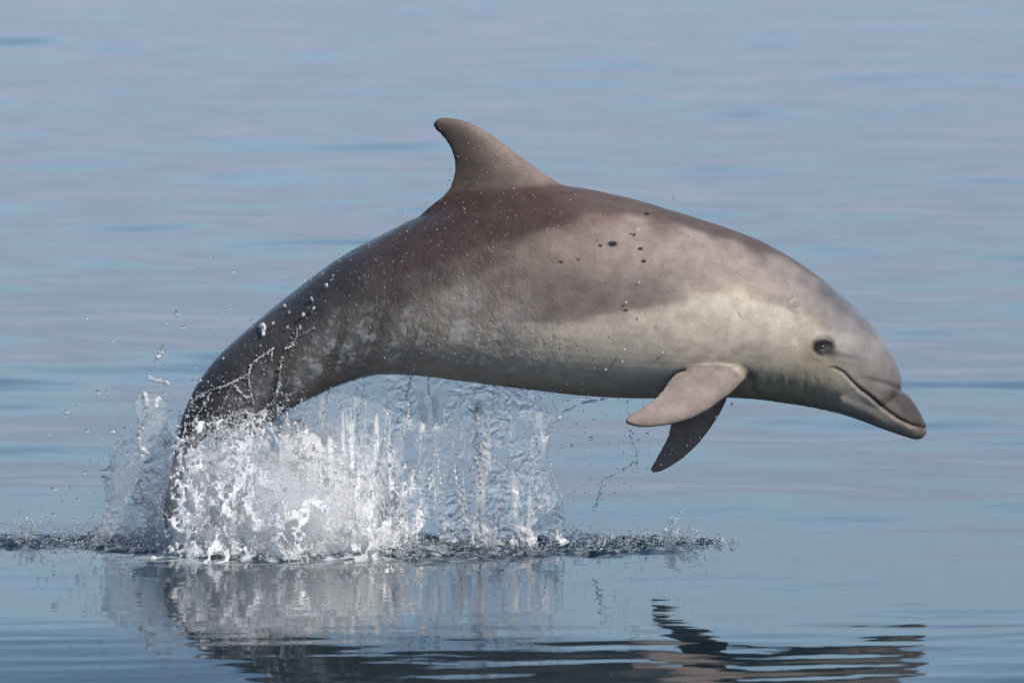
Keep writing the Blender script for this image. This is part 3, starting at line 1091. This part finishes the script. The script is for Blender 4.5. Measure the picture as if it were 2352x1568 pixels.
def froth_mass():
    poly = [(300, 1275), (345, 1190), (385, 1080), (395, 1000), (430, 950), (520, 930), (600, 960), (690, 975), (780, 1040), (860, 1130), (930, 1190), (1000, 1235), (1010, 1278)]
    r = np.random.default_rng(5)
    n = 36000
    dx, dy, Y = r.uniform(280, 1020, n), r.uniform(915, 1280, n), r.normal(-.06, .13, n)
    Y = np.clip(Y, -.34, .26)
    P = at(dx, dy, Y)
    ed = edge_depth(dx, dy, poly)
    dens = smooth(-22, 70, ed) * np.exp(-(((Y + .06) / .24) ** 2))
    dens *= np.interp(dx, [280, 380, 450, 650, 760, 860, 1000], [.5, .9, 1, 1, .8, .55, .35])
    dens *= np.interp(dy, [915, 960, 1020, 1150, 1280], [.35, .55, .85, 1, 1])
    st = np.array([1.0, 1.0, .62])
    f = fbm(P * st * 17, 301, 4, .6)
    f2 = 1 - np.abs(2 * fbm(P * st * 30 + 5, 307, 3, .55) - 1)          # thin walls and threads
    keep = (f > .66 - .20 * dens) & (f2 > .80 - .14 * dens) & (dens > .04)
    # leave the peduncle and fluke partly bare
    P, dens = P[keep], dens[keep]
    rad = .0021 * (2.8 ** (r.uniform(0, 1, len(P)) ** 2.4))
    return P, rad


def ligaments(r, n, start, vel, length, r0, r1, wob=.006):
    """threads of water on ballistic paths that bead up towards the tip"""
    out, rr = [], []
    for _ in range(n):
        p, v = np.array(start(r)), np.array(vel(r))
        T = length(r)
        m = max(6, int(np.linalg.norm(v) * T / .0034))
        t = np.linspace(0, T, m)[:, None]
        path = p + v * t + np.array([0, 0, -4.9]) * t * t
        ph = r.uniform(0, 6.3, 6)
        s = t[:, 0] / T
        path[:, 0] += wob * (np.sin(s * 9 + ph[0]) + .6 * np.sin(s * 23 + ph[1])) * s
        path[:, 2] += wob * (np.sin(s * 11 + ph[2]) + .6 * np.sin(s * 19 + ph[3])) * s
        path[:, 1] += wob * np.sin(s * 8 + ph[4]) * s
        bead = .55 + .45 * np.sin(s * r.uniform(20, 60) + ph[5]) * s + .35 * s
        rd = (r0 + (r1 - r0) * s) * bead * r.uniform(.8, 1.3)
        gap = (bead > .5) | (s < .5)
        out.append(path[gap])
        rr.append(rd[gap])
    return np.concatenate(out), np.concatenate(rr)


r5 = np.random.default_rng(15)
P1, R1 = froth_mass()


def st_base(r):
    x = r.uniform(-.92, -.3)
    return (x, r.normal(-.06, .13), .02)


P2, R2 = ligaments(r5, 160, st_base, lambda r: (r.normal(-.1, .38), r.normal(0, .3), r.uniform(.7, 2.35)), lambda r: r.uniform(.04, .13), .0030, .0018)
# streams running off the peduncle
P3, R3 = ligaments(r5, 50, lambda r: at(r.uniform(440, 720), r.uniform(930, 1010), r.uniform(-.12, .02)), lambda r: (r.normal(-.1, .2), r.normal(0, .15), r.uniform(-.9, .1)), lambda r: r.uniform(.08, .2), .0036, .0028)
P, R = np.concatenate([P1, P2, P3]), np.concatenate([R1, R2, R3])
me = blob_mesh('white_spray', P, R, .0021, 1)
c = get_co(me)
qx, qy = proj(c)
fz = .50 * smooth(330, 430, qx) * (1 - smooth(700, 950, qx)) + .14
fz = fz * (.55 + .75 * smooth(.36, .6, fbm(c * 22, 88, 3))) * (.75 + .25 * smooth(940, 1010, qy))
add_attr(me, 'froth', np.clip(fz, .08, .8))
print('white_spray tris', len(me.polygons) * 2)
tag(link('white_spray', me, MAT_FROTH), 'dense white froth bursting up around the submerged tail', 'spray', kind='stuff')


# -- the mist of atomised water that hangs in the burst
def mist():
    bm = bmesh.new()
    bmesh.ops.create_icosphere(bm, subdivisions=4, radius=1)
    me = bpy.data.meshes.new('spray_mist')
    bm.to_mesh(me)
    bm.free()
    M = Nodes('spray_mist')
    tc = M.n('ShaderNodeTexCoord').outputs['Object']
    ln = M.n('ShaderNodeVectorMath', operation='LENGTH')
    M.l(tc, ln.inputs[0])
    fall = M.ramp(ln.outputs['Value'], .15, .98, 1, 0)
    nz = M.noise(tc, 3.2, 4, .6, .4)
    den = M.math('MULTIPLY', M.math('MULTIPLY', fall, M.ramp(nz, .34, .64, .05, 1)), 19.0)
    vol = M.n('ShaderNodeVolumePrincipled')
    vol.inputs['Color'].default_value = (.97, .98, 1, 1)
    M.l(den, vol.inputs['Density'])
    M.l(vol.outputs[0], M.out.inputs['Volume'])
    o = link('spray_mist', me, M.mat)
    o.location = at(600, 1190, -.15)
    o.scale = (.37, .27, .30)
    tag(o, 'soft white mist hanging in the middle of the tail splash', 'mist', kind='stuff')


mist()


# -- lumps, spikes and beads along the torn surface
def rim():
    r = np.random.default_rng(25)
    n = 15000
    x, y = r.uniform(-1.72, .68, n), r.uniform(-.6, .5, n)
    m = churn_mask(x, y)
    p = np.stack([x, y, 0 * x], 1)
    keep = (m > .25) & (fbm(p * 20, 71, 3, .6) > .50)
    x, y = x[keep], y[keep]
    z = np.abs(r.normal(0, .013, len(x))) + .004
    P, R = [np.stack([x, y, z], 1)], [.0018 * 2.4 ** (r.uniform(0, 1, len(x)) ** 2)]

    def st(r):
        while True:
            x, y = r.uniform(-1.68, .66), r.uniform(-.5, .45)
            if churn_mask(np.array([x]), np.array([y]))[0] > .4:
                return (x, y, .005)
    q = ligaments(r, 520, st, lambda r: (r.normal(.05, .25), r.normal(0, .2), abs(r.normal(.2, .35)) + .1), lambda r: r.uniform(.03, .10), .0034, .0018, .003)
    P.append(q[0])
    R.append(q[1])
    # three taller plumes on the right and the one at the far left
    for cx, cy_, h, k in ((1380, 1258, .75, 16), (1450, 1262, .7, 14), (1540, 1262, 1.05, 24), (1580, 1262, .85, 14), (1640, 1268, .55, 10), (1690, 1262, .4, 5), (1310, 1262, .8, 12), (60, 1238, .95, 22), (130, 1248, .6, 14)):
        b = at(cx, cy_, 0)
        q = ligaments(r, k, lambda r: (b[0] + r.normal(0, .012), r.normal(0, .04) + (.12 if cx < 300 else -.02), .004), lambda r: (r.normal(.12, .18), r.normal(0, .15), h * r.uniform(.5, 1.25)), lambda r: r.uniform(.05, .12), .0032, .0018, .004)
        P.append(q[0])
        R.append(q[1])
    return np.concatenate(P), np.concatenate(R)


P, R = rim()
me = blob_mesh('churned_rim', P, R, .0022, 1)
c = get_co(me)
qx, qy = proj(c)
fz = .05 + .40 * smooth(.5, .68, fbm(c * 34, 93, 3)) * smooth(200, 420, qx) * (1 - smooth(800, 1150, qx)) + .5 * smooth(.60, .70, fbm(c * 60, 95, 2))
add_attr(me, 'froth', np.clip(fz, 0, .9))
print('rim tris', len(me.polygons) * 2)
tag(link('churned_rim', me, MAT_FROTH), 'dark glittering lumps and beads of water along the torn sea surface', 'churned water', kind='stuff')


# -- chains of drops in and around the curtain, and the film torn from the tail stock
def chains():
    r = np.random.default_rng(35)
    P, R = [], []

    def chain(pts, y0, y1, rad, jit=3.0, beads=.7):
        a = resample(np.array(pts, float), max(8, int(np.hypot(*(np.array(pts[-1]) - np.array(pts[0]))) / 2.2)))
        s = np.linspace(0, 1, len(a))
        jx = np.cumsum(r.normal(0, .8, len(a)))
        jx -= np.linspace(jx[0], jx[-1], len(a))
        a[:, 0] += jx + r.normal(0, jit * .4, len(a))
        k = r.uniform(0, 1, len(a)) < beads
        q = at(a[:, 0], a[:, 1], y0 + (y1 - y0) * s + r.normal(0, .008, len(a)))
        P.append(q[k])
        R.append((rad * r.uniform(.55, 1.35, len(a)))[k])
    for pts, rad in ((((947, 845), (936, 905), (928, 1000)), .0036), (((986, 855), (984, 925)), .003), (((1097, 925), (1094, 1000), (1106, 1100), (1108, 1250)), .0042),
                     (((836, 878), (826, 960)), .003), (((758, 880), (742, 960)), .003), (((1005, 1040), (1010, 1130), (1000, 1200)), .0036), (((905, 1085), (915, 1130), (935, 1160)), .0044),
                     (((1040, 1060), (1052, 1140), (1072, 1200), (1110, 1262)), .0032), (((1140, 1150), (1165, 1210), (1190, 1262)), .0034), (((1215, 1160), (1240, 1215), (1262, 1262)), .0036),
                     (((1190, 1160), (1215, 1230)), .003), (((960, 990), (962, 1090)), .003), (((880, 980), (872, 1080)), .003), (((1020, 930), (1024, 1010)), .0028),
                     (((1395, 915), (1340, 925), (1300, 945), (1272, 985), (1258, 1040)), .0034), (((1258, 1040), (1268, 1090), (1290, 1140), (1296, 1210)), .003),
                     (((1465, 1055), (1430, 1080), (1392, 1100), (1375, 1150), (1355, 1185)), .0030), (((1440, 915), (1446, 960), (1456, 1010), (1462, 1052)), .0026)):
        chain(pts, -.03, -.07, rad)
    for _ in range(46):
        x0, y0 = r.uniform(690, 1290), r.uniform(900, 1180)
        L = r.uniform(30, 130)
        chain(((x0, y0), (x0 + r.normal(0, 8), y0 + L)), -.04, -.06, r.uniform(.0022, .0036), beads=r.uniform(.25, .6))
    q = (np.concatenate(P), np.concatenate(R))
    return q


P, R = chains()
me = blob_mesh('drop_chains', P, R, .0022, 1)
c = get_co(me)
add_attr(me, 'froth', np.clip(.16 + .4 * smooth(.45, .62, fbm(c * 30, 99, 2)), 0, .8))
tag(link('drop_chains', me, MAT_FROTH), 'thin broken strings of drops falling through the clear curtain', 'falling drops', kind='stuff')


# -- water still draped over the tail stock
def drape():
    r = np.random.default_rng(45)
    P, R = [], []

    def z3(pts):
        return [((350 + x / 3.136) * .9408, (600 + y / 3.136) * .9408) for x, y in pts]
    lines = [([(1000, 780), (950, 820), (880, 860), (830, 905), (805, 985), (760, 1005), (690, 1040), (600, 1080), (520, 1100), (430, 1150), (340, 1225)], .0042),
             ([(1180, 640), (1170, 700), (1140, 760), (1085, 790)], .0048), ([(1310, 630), (1240, 665), (1180, 700)], .0038),
             ([(1060, 850), (1050, 950), (1040, 1040), (1020, 1130), (975, 1210), (930, 1240)], .0050), ([(975, 1210), (1000, 1250), (960, 1290)], .004),
             ([(805, 985), (815, 1080), (830, 1150), (790, 1160), (740, 1120), (700, 1070)], .0042), ([(830, 1150), (835, 1230), (800, 1320), (760, 1400)], .0050),
             ([(1100, 1150), (1095, 1230), (1100, 1330), (1090, 1420)], .0040), ([(930, 1240), (880, 1330), (850, 1420), (830, 1500)], .0046),
             ([(690, 1040), (640, 1150), (600, 1250), (590, 1350)], .003), ([(985, 790), (978, 870)], .0034), ([(740, 1170), (720, 1260), (690, 1350)], .0036),
             ([(520, 1100), (480, 1200), (420, 1280), (380, 1380)], .0036), ([(700, 1260), (640, 1330), (560, 1400), (480, 1440)], .0044),
             ([(1570, 1180), (1530, 1220), (1500, 1262)], .0026), ([(1840, 800), (1850, 860)], .003), ([(2090, 890), (2065, 960), (2040, 1040), (2010, 1160)], .0034)]
    for pts, rad in lines:
        a = resample(z3(pts), max(6, int(sum(np.hypot(*np.diff(np.array(z3(pts)), axis=0).T)) / 1.8)))
        a += r.normal(0, 1.1, a.shape)
        for (dx, dy) in a:
            y = skin_y(dx, dy, -.05)
            P.append(at(dx, dy, y - rad * .4))
            R.append(rad * .6 * r.uniform(.75, 1.35))
            if r.uniform() < .3:
                P.append(at(dx + r.normal(0, 7), dy + r.normal(2, 7), y - .001))
                R.append(rad * r.uniform(.45, .8))
    # foam specks on the stock just above the white mass
    for _ in range(2600):
        dx = r.uniform(425, 720)
        dy = np.interp(dx, [425, 560, 720], [985, 1010, 960]) + r.normal(0, 26)
        y = skin_y(dx, dy, None)
        if y is None or fbm(np.array([[dx / 16, dy / 22, 0]]), 7, 2)[0] < .45:
            continue
        P.append(at(dx, dy, y - .001))
        R.append(r.uniform(.0022, .0042))
    return np.array(P), np.array(R)


P, R = drape()
me = blob_mesh('draped_water', P, R, .0022, 1)
c = get_co(me)
add_attr(me, 'froth', np.clip(.22 + .4 * smooth(.4, .62, fbm(c * 34, 103, 2)), 0, .8))
tag(link('draped_water', me, MAT_FROTH), 'lacy strands of water draped over the dark tail stock', 'draped water', kind='stuff')


# -- mist of tiny drops, too many to count
def fine_spray():
    r = np.random.default_rng(55)
    P, R = [], []

    def cloud(n, fx, fy, fY, r0, r1):
        dx, dy = fx(n), fy(n)
        P.append(at(dx, dy, fY(n)))
        R.append(r0 * (r1 / r0) ** (r.uniform(0, 1, n) ** 2.2))
    N, U = r.normal, r.uniform
    cloud(36000, lambda n: N(540, 125, n), lambda n: 1250 - np.abs(N(0, 140, n)), lambda n: N(-.08, .15, n), .0005, .0019)
    cloud(2600, lambda n: N(545, 150, n), lambda n: 1240 - np.abs(N(0, 150, n)), lambda n: N(-.05, .16, n), .0014, .0042)
    cloud(1500, lambda n: N(310, 85, n), lambda n: N(1090, 110, n), lambda n: N(.02, .15, n), .0008, .0030)
    cloud(5200, lambda n: U(690, 1310, n), lambda n: U(890, 1255, n), lambda n: N(-.05, .05, n), .0007, .0030)
    cloud(420, lambda n: N(1390, 75, n), lambda n: U(915, 1260, n), lambda n: N(-.03, .08, n), .0009, .0030)
    cloud(160, lambda n: N(1560, 110, n), lambda n: U(1000, 1270, n), lambda n: N(-.05, .1, n), .0008, .0022)
    cloud(330, lambda n: U(560, 1000, n), lambda n: np.zeros(n), lambda n: N(0, .1, n), .0008, .0024)
    k = P[-1]
    dx = U(480, 1030, len(k))
    dy = np.interp(dx, [430, 700, 900, 1030], [900, 640, 520, 440]) - np.abs(N(0, 75, len(k))) - 3
    P[-1] = at(dx, dy, N(0, .08, len(k)))
    cloud(260, lambda n: U(90, 430, n), lambda n: U(640, 1200, n), lambda n: N(0, .14, n), .0008, .0024)
    cloud(3500, lambda n: U(30, 1650, n), lambda n: 1264 - np.abs(N(0, 22, n)), lambda n: N(-.05, .15, n), .0007, .0024)
    P = np.concatenate(P)
    R = np.concatenate(R)
    ok = P[:, 2] > .004
    P, R = P[ok], R[ok]
    V, F, off = [], [], 0
    st = np.stack([np.ones(len(P)), np.ones(len(P)), r.uniform(.9, 1.5, len(P))], 1)
    bm = bmesh.new()
    bmesh.ops.create_icosphere(bm, subdivisions=1, radius=1)
    ball = (np.array([v.co[:] for v in bm.verts]), np.array([[v.index for v in f.verts] for f in bm.faces]))
    bm.free()
    octa = (np.array([(1, 0, 0), (-1, 0, 0), (0, 1, 0), (0, -1, 0), (0, 0, 1), (0, 0, -1)], float) * 1.2,
            np.array([(0, 2, 4), (2, 1, 4), (1, 3, 4), (3, 0, 4), (2, 0, 5), (1, 2, 5), (3, 1, 5), (0, 3, 5)]))
    for (bv, bf), sel in ((ball, R >= .0012), (octa, R < .0012)):
        v = P[sel][:, None] + bv[None] * R[sel][:, None, None] * st[sel][:, None]
        f = bf[None] + (np.arange(sel.sum()) * len(bv))[:, None, None] + off
        V.append(v.reshape(-1, 3))
        F.append(f.reshape(-1, 3))
        off += len(V[-1])
    me = mesh_from('fine_spray', np.concatenate(V), np.concatenate(F))
    shade_smooth(me)
    return me


MAT_FINE = clear_water('fine_drop_water', .22, thin=.2, rough=.08)
tag(link('fine_spray', fine_spray(), MAT_FINE), 'scatter of tiny water drops hanging in the air around the splash', 'fine spray', kind='stuff')


# -- beads of water clinging to the skin behind and on the dorsal fin
def skin_beads():
    r = np.random.default_rng(65)
    P, R = [], []
    while len(P) < 620:
        dx, dy = r.uniform(560, 1420), r.uniform(280, 860)
        if r.uniform() > np.interp(dx, [560, 900, 1250, 1420], [.7, 1, .8, .1]) * (1.0 if 420 < dy < 720 else .6):
            continue
        y = skin_y(dx, dy, None)
        if y is None or y > .02:
            continue
        rr = .0010 * 2.8 ** (r.uniform() ** 2.2)
        P.append(at(dx, dy, y - rr * .3))
        R.append(rr)
    for (x0, y0, x1, y1, n) in ((1120, 330, 1270, 410, 40), (1005, 290, 1045, 420, 20)):
        for _ in range(n):
            t = r.uniform()
            dx, dy = x0 + (x1 - x0) * t + r.normal(0, 5), y0 + (y1 - y0) * t + r.normal(3, 5)
            y = skin_y(dx, dy, None)
            if y is not None:
                P.append(at(dx, dy, y - .0005))
                R.append(.0010 * 2.2 ** r.uniform())
    P, R = np.array(P), np.array(R)
    bm = bmesh.new()
    bmesh.ops.create_icosphere(bm, subdivisions=2, radius=1)
    bv, bf = np.array([v.co[:] for v in bm.verts]), np.array([[v.index for v in f.verts] for f in bm.faces])
    bm.free()
    V = P[:, None] + bv[None] * R[:, None, None] * np.stack([np.ones(len(P)), np.full(len(P), .7), r.uniform(.9, 1.5, len(P))], 1)[:, None]
    F = bf[None] + (np.arange(len(P)) * len(bv))[:, None, None]
    me = mesh_from('skin_beads', V.reshape(-1, 3), F.reshape(-1, 3))
    shade_smooth(me)
    return me


tag(link('skin_beads', skin_beads(), clear_water('bead_water', .30, thin=.3, rough=.12)), 'tiny beads of water clinging to the back and dorsal fin', 'water beads', kind='stuff')


# -- the drops that can be picked out one by one
def drop_mesh(seed, stretch):
    bm = bmesh.new()
    bmesh.ops.create_icosphere(bm, subdivisions=3, radius=1)
    v = np.array([q.co[:] for q in bm.verts])
    k = 1 + .34 * (fbm(v * 1.1 + seed * 9, 400 + seed, 2) - .5) * 2
    for q, s in zip(bm.verts, k):
        q.co = Vector((q.co.x * s, q.co.y * s, q.co.z * s * stretch * (1 - .18 * q.co.z * (stretch - 1))))
    me = bpy.data.meshes.new('droplet')
    bm.to_mesh(me)
    bm.free()
    shade_smooth(me)
    me.materials.append(MAT_DROP)
    return me


DROPS = [drop_mesh(i, s) for i, s in enumerate((1.0, .9, 1.12, 1.0, 1.45))]
PALE_DROPS = [m.copy() for m in DROPS]
for m in PALE_DROPS:
    m.materials[0] = MAT_DROP_PALE
SETS = [
    (100, 600, 1.96, 'round clear drop flying in the air left of the tail stock', 'drops flying left of the tail', False,
     [(655, 323, 17), (597, 370, 10), (642, 370, 5), (684, 389, 10), (221, 347, 8), (437, 267, 7), (455, 313, 5), (375, 407, 6), (308, 412, 5), (340, 457, 7), (483, 486, 6), (478, 543, 6),
      (278, 634, 9), (273, 702, 17), (318, 700, 11), (598, 706, 9), (169, 767, 8), (125, 792, 14), (262, 847, 6), (222, 884, 13), (341, 888, 14), (400, 874, 8), (268, 902, 7), (36, 902, 9),
      (376, 970, 9), (207, 1085, 11), (65, 1162, 18), (175, 1213, 9), (60, 1285, 9), (258, 1285, 10), (162, 1308, 9), (27, 1250, 6)]),
    (100, 600, 1.96, 'clear drop at the dark back edge of the tail stock', 'drops at the edge of the tail stock', False,
     [(729, 647, 12), (759, 641, 12), (785, 652, 9), (1010, 360, 12)]),
    (100, 600, 1.96, 'small clear drop in the air above the tail stock', 'drops above the tail stock', False,
     [(761, 115, 8), (922, 128, 6), (976, 143, 6), (905, 277, 6), (785, 432, 5), (863, 315, 6), (828, 60, 6), (663, 145, 5)]),
    (350, 600, 3.136, 'whitish drop in front of the dark tail stock', 'drops over the tail stock', True,
     [(1083, 458, 18), (1117, 508, 14), (1225, 525, 24), (995, 590, 18), (1103, 622, 16), (1200, 622, 18), (1290, 405, 20), (1305, 475, 20), (1400, 300, 22), (1452, 228, 14), (1435, 263, 10),
      (1373, 212, 9), (1285, 262, 7), (1235, 270, 12), (612, 860, 14), (1463, 541, 8), (1187, 1047, 12), (898, 765, 10), (1131, 837, 7), (1846, 855, 9)]),
    (1250, 450, 2.851, 'clear drop on the pale flank behind the head', 'drops on the flank', True,
     [(877, 318, 24), (1236, 352, 10), (884, 680, 10), (795, 820, 16), (900, 900, 13), (1022, 972, 9), (785, 1147, 12), (815, 1103, 7), (1050, 1170, 11)]),
    (1250, 450, 2.851, 'round drop before the shaded belly', 'drops before the belly', True,
     [(653, 1289, 17), (387, 1390, 16), (490, 1380, 13), (490, 1435, 12), (530, 1463, 11), (457, 1142, 9), (768, 1232, 15)]),
    (1250, 450, 2.851, 'small clear drop above the arched back ahead of the dorsal fin', 'drops above the back', False, [(1130, 97, 13), (911, 32, 8), (1265, 240, 12)]),
    (1350, 800, 2.614, 'small clear drop falling below the flippers', 'drops below the flippers', False,
     [(243, 705, 14), (118, 755, 10), (455, 995, 9), (395, 1055, 10), (330, 1010, 9), (310, 1065, 10), (280, 1120, 8), (535, 865, 12), (600, 680, 14), (545, 718, 10), (710, 1000, 8), (1048, 570, 10),
      (1140, 485, 9), (168, 690, 9), (57, 770, 9), (262, 585, 8), (510, 675, 9), (775, 935, 6), (800, 1020, 6), (870, 1110, 6), (895, 1198, 6), (470, 1262, 7)]),
    (1700, 600, 2.613, 'tiny drop falling from the tip of the beak', 'drops under the beak', False, [(1415, 1246, 5), (1433, 1280, 5)]),
    (950, 250, 3.136, 'small clear drop behind the trailing edge of the dorsal fin', 'drops behind the dorsal fin', False,
     [(320, 102, 8), (30, 195, 12), (425, 517, 9), (470, 510, 8), (470, 560, 9), (462, 600, 9), (450, 640, 9), (315, 735, 11), (75, 835, 10), (105, 845, 12), (35, 290, 8), (145, 755, 7)])]
rd = random.Random(4)
ORD = 'first second third fourth fifth sixth seventh eighth ninth tenth eleventh twelfth thirteenth fourteenth fifteenth sixteenth seventeenth eighteenth nineteenth twentieth'.split()
ORD += ['twenty-' + w for w in ORD[:9]] + ['thirtieth'] + ['thirty-' + w for w in ORD[:9]]
for ox, oy, sc, label, group, on_skin, items in SETS:
    for k, (zx, zy, zr) in enumerate(sorted(items)):
        dx, dy, rr = (ox + zx / sc) * .9408, (oy + zy / sc) * .9408, zr / sc * .9408 / 837.3
        y = rd.uniform(-.1, .1)
        if on_skin:
            y = skin_y(dx, dy, -.1) - rr * rd.uniform(.9, 2.5)
        me = rd.choice(DROPS)
        if on_skin:
            me = PALE_DROPS[DROPS.index(me)]
        o = link('water_drop', me)
        o.location = tuple(at(dx, dy, y))
        rr *= .66 if 'flank' in group or 'belly' in group else .78 if on_skin else 1
        o.scale = (rr, rr * (.6 if on_skin else 1), rr)
        o.rotation_euler = (rd.uniform(-.5, .5), rd.uniform(-.6, .6), rd.uniform(0, 6.2))
        place = 'leftmost' if k == 0 else 'rightmost' if k == len(items) - 1 else ORD[k] + ' from the left'
        tag(o, label + ', ' + place, 'drop', group)


# -- twisted strands flung clear of the splash
def strand(label, pts, radii, y, seed, froth=.5):
    r = np.random.default_rng(seed)
    p = np.array([((100 + a / 1.96) * .9408, (600 + b / 1.96) * .9408) for a, b in pts])
    full = np.concatenate([p, np.array(radii, float)[:, None]], 1)
    a = resample(full, 60)
    P = at(a[:, 0] + r.normal(0, 1.6, 60), a[:, 1] + r.normal(0, 1.6, 60), y + r.normal(0, .004, 60))
    R = a[:, 2] / 1.96 * .9408 / 837.3 * r.uniform(.35, 1.25, 60)
    if on_body.get(label):
        for i in range(60):
            P[i] = at(a[i, 0], a[i, 1], skin_y(a[i, 0], a[i, 1], -.1) - .006)
    me = blob_mesh('strand', P, R, .0020, 2)
    c = get_co(me)
    add_attr(me, 'froth', np.clip(froth * smooth(.3, .6, fbm(c * 60, seed, 2)) + .15, 0, 1))
    tag(link('water_strand', me, MAT_FROTH), label, 'water strand')


on_body = {'white blob of water in front of the upper tail stock': True}
strand('club shaped strand of white water high left of the tail stock', [(588, 480), (584, 495), (572, 522), (560, 540), (548, 560)], [15, 14, 7, 10, 9], .0, 501)
strand('bone shaped strand of white water just left of the tail stock', [(518, 630), (535, 640), (560, 645), (580, 650), (605, 660)], [9, 9, 6, 7, 10], .0, 502)
strand('long twisted white strand rising above the torn blue sheet', [(500, 695), (497, 735), (505, 775), (520, 815), (490, 850), (465, 885), (468, 930), (485, 975), (520, 1000)], [9, 15, 9, 15, 8, 11, 12, 16, 8], .02, 503)
strand('white blob of water in front of the upper tail stock', [(1045, 385), (1062, 380), (1066, 400), (1064, 425)], [8, 13, 11, 7], .0, 504)
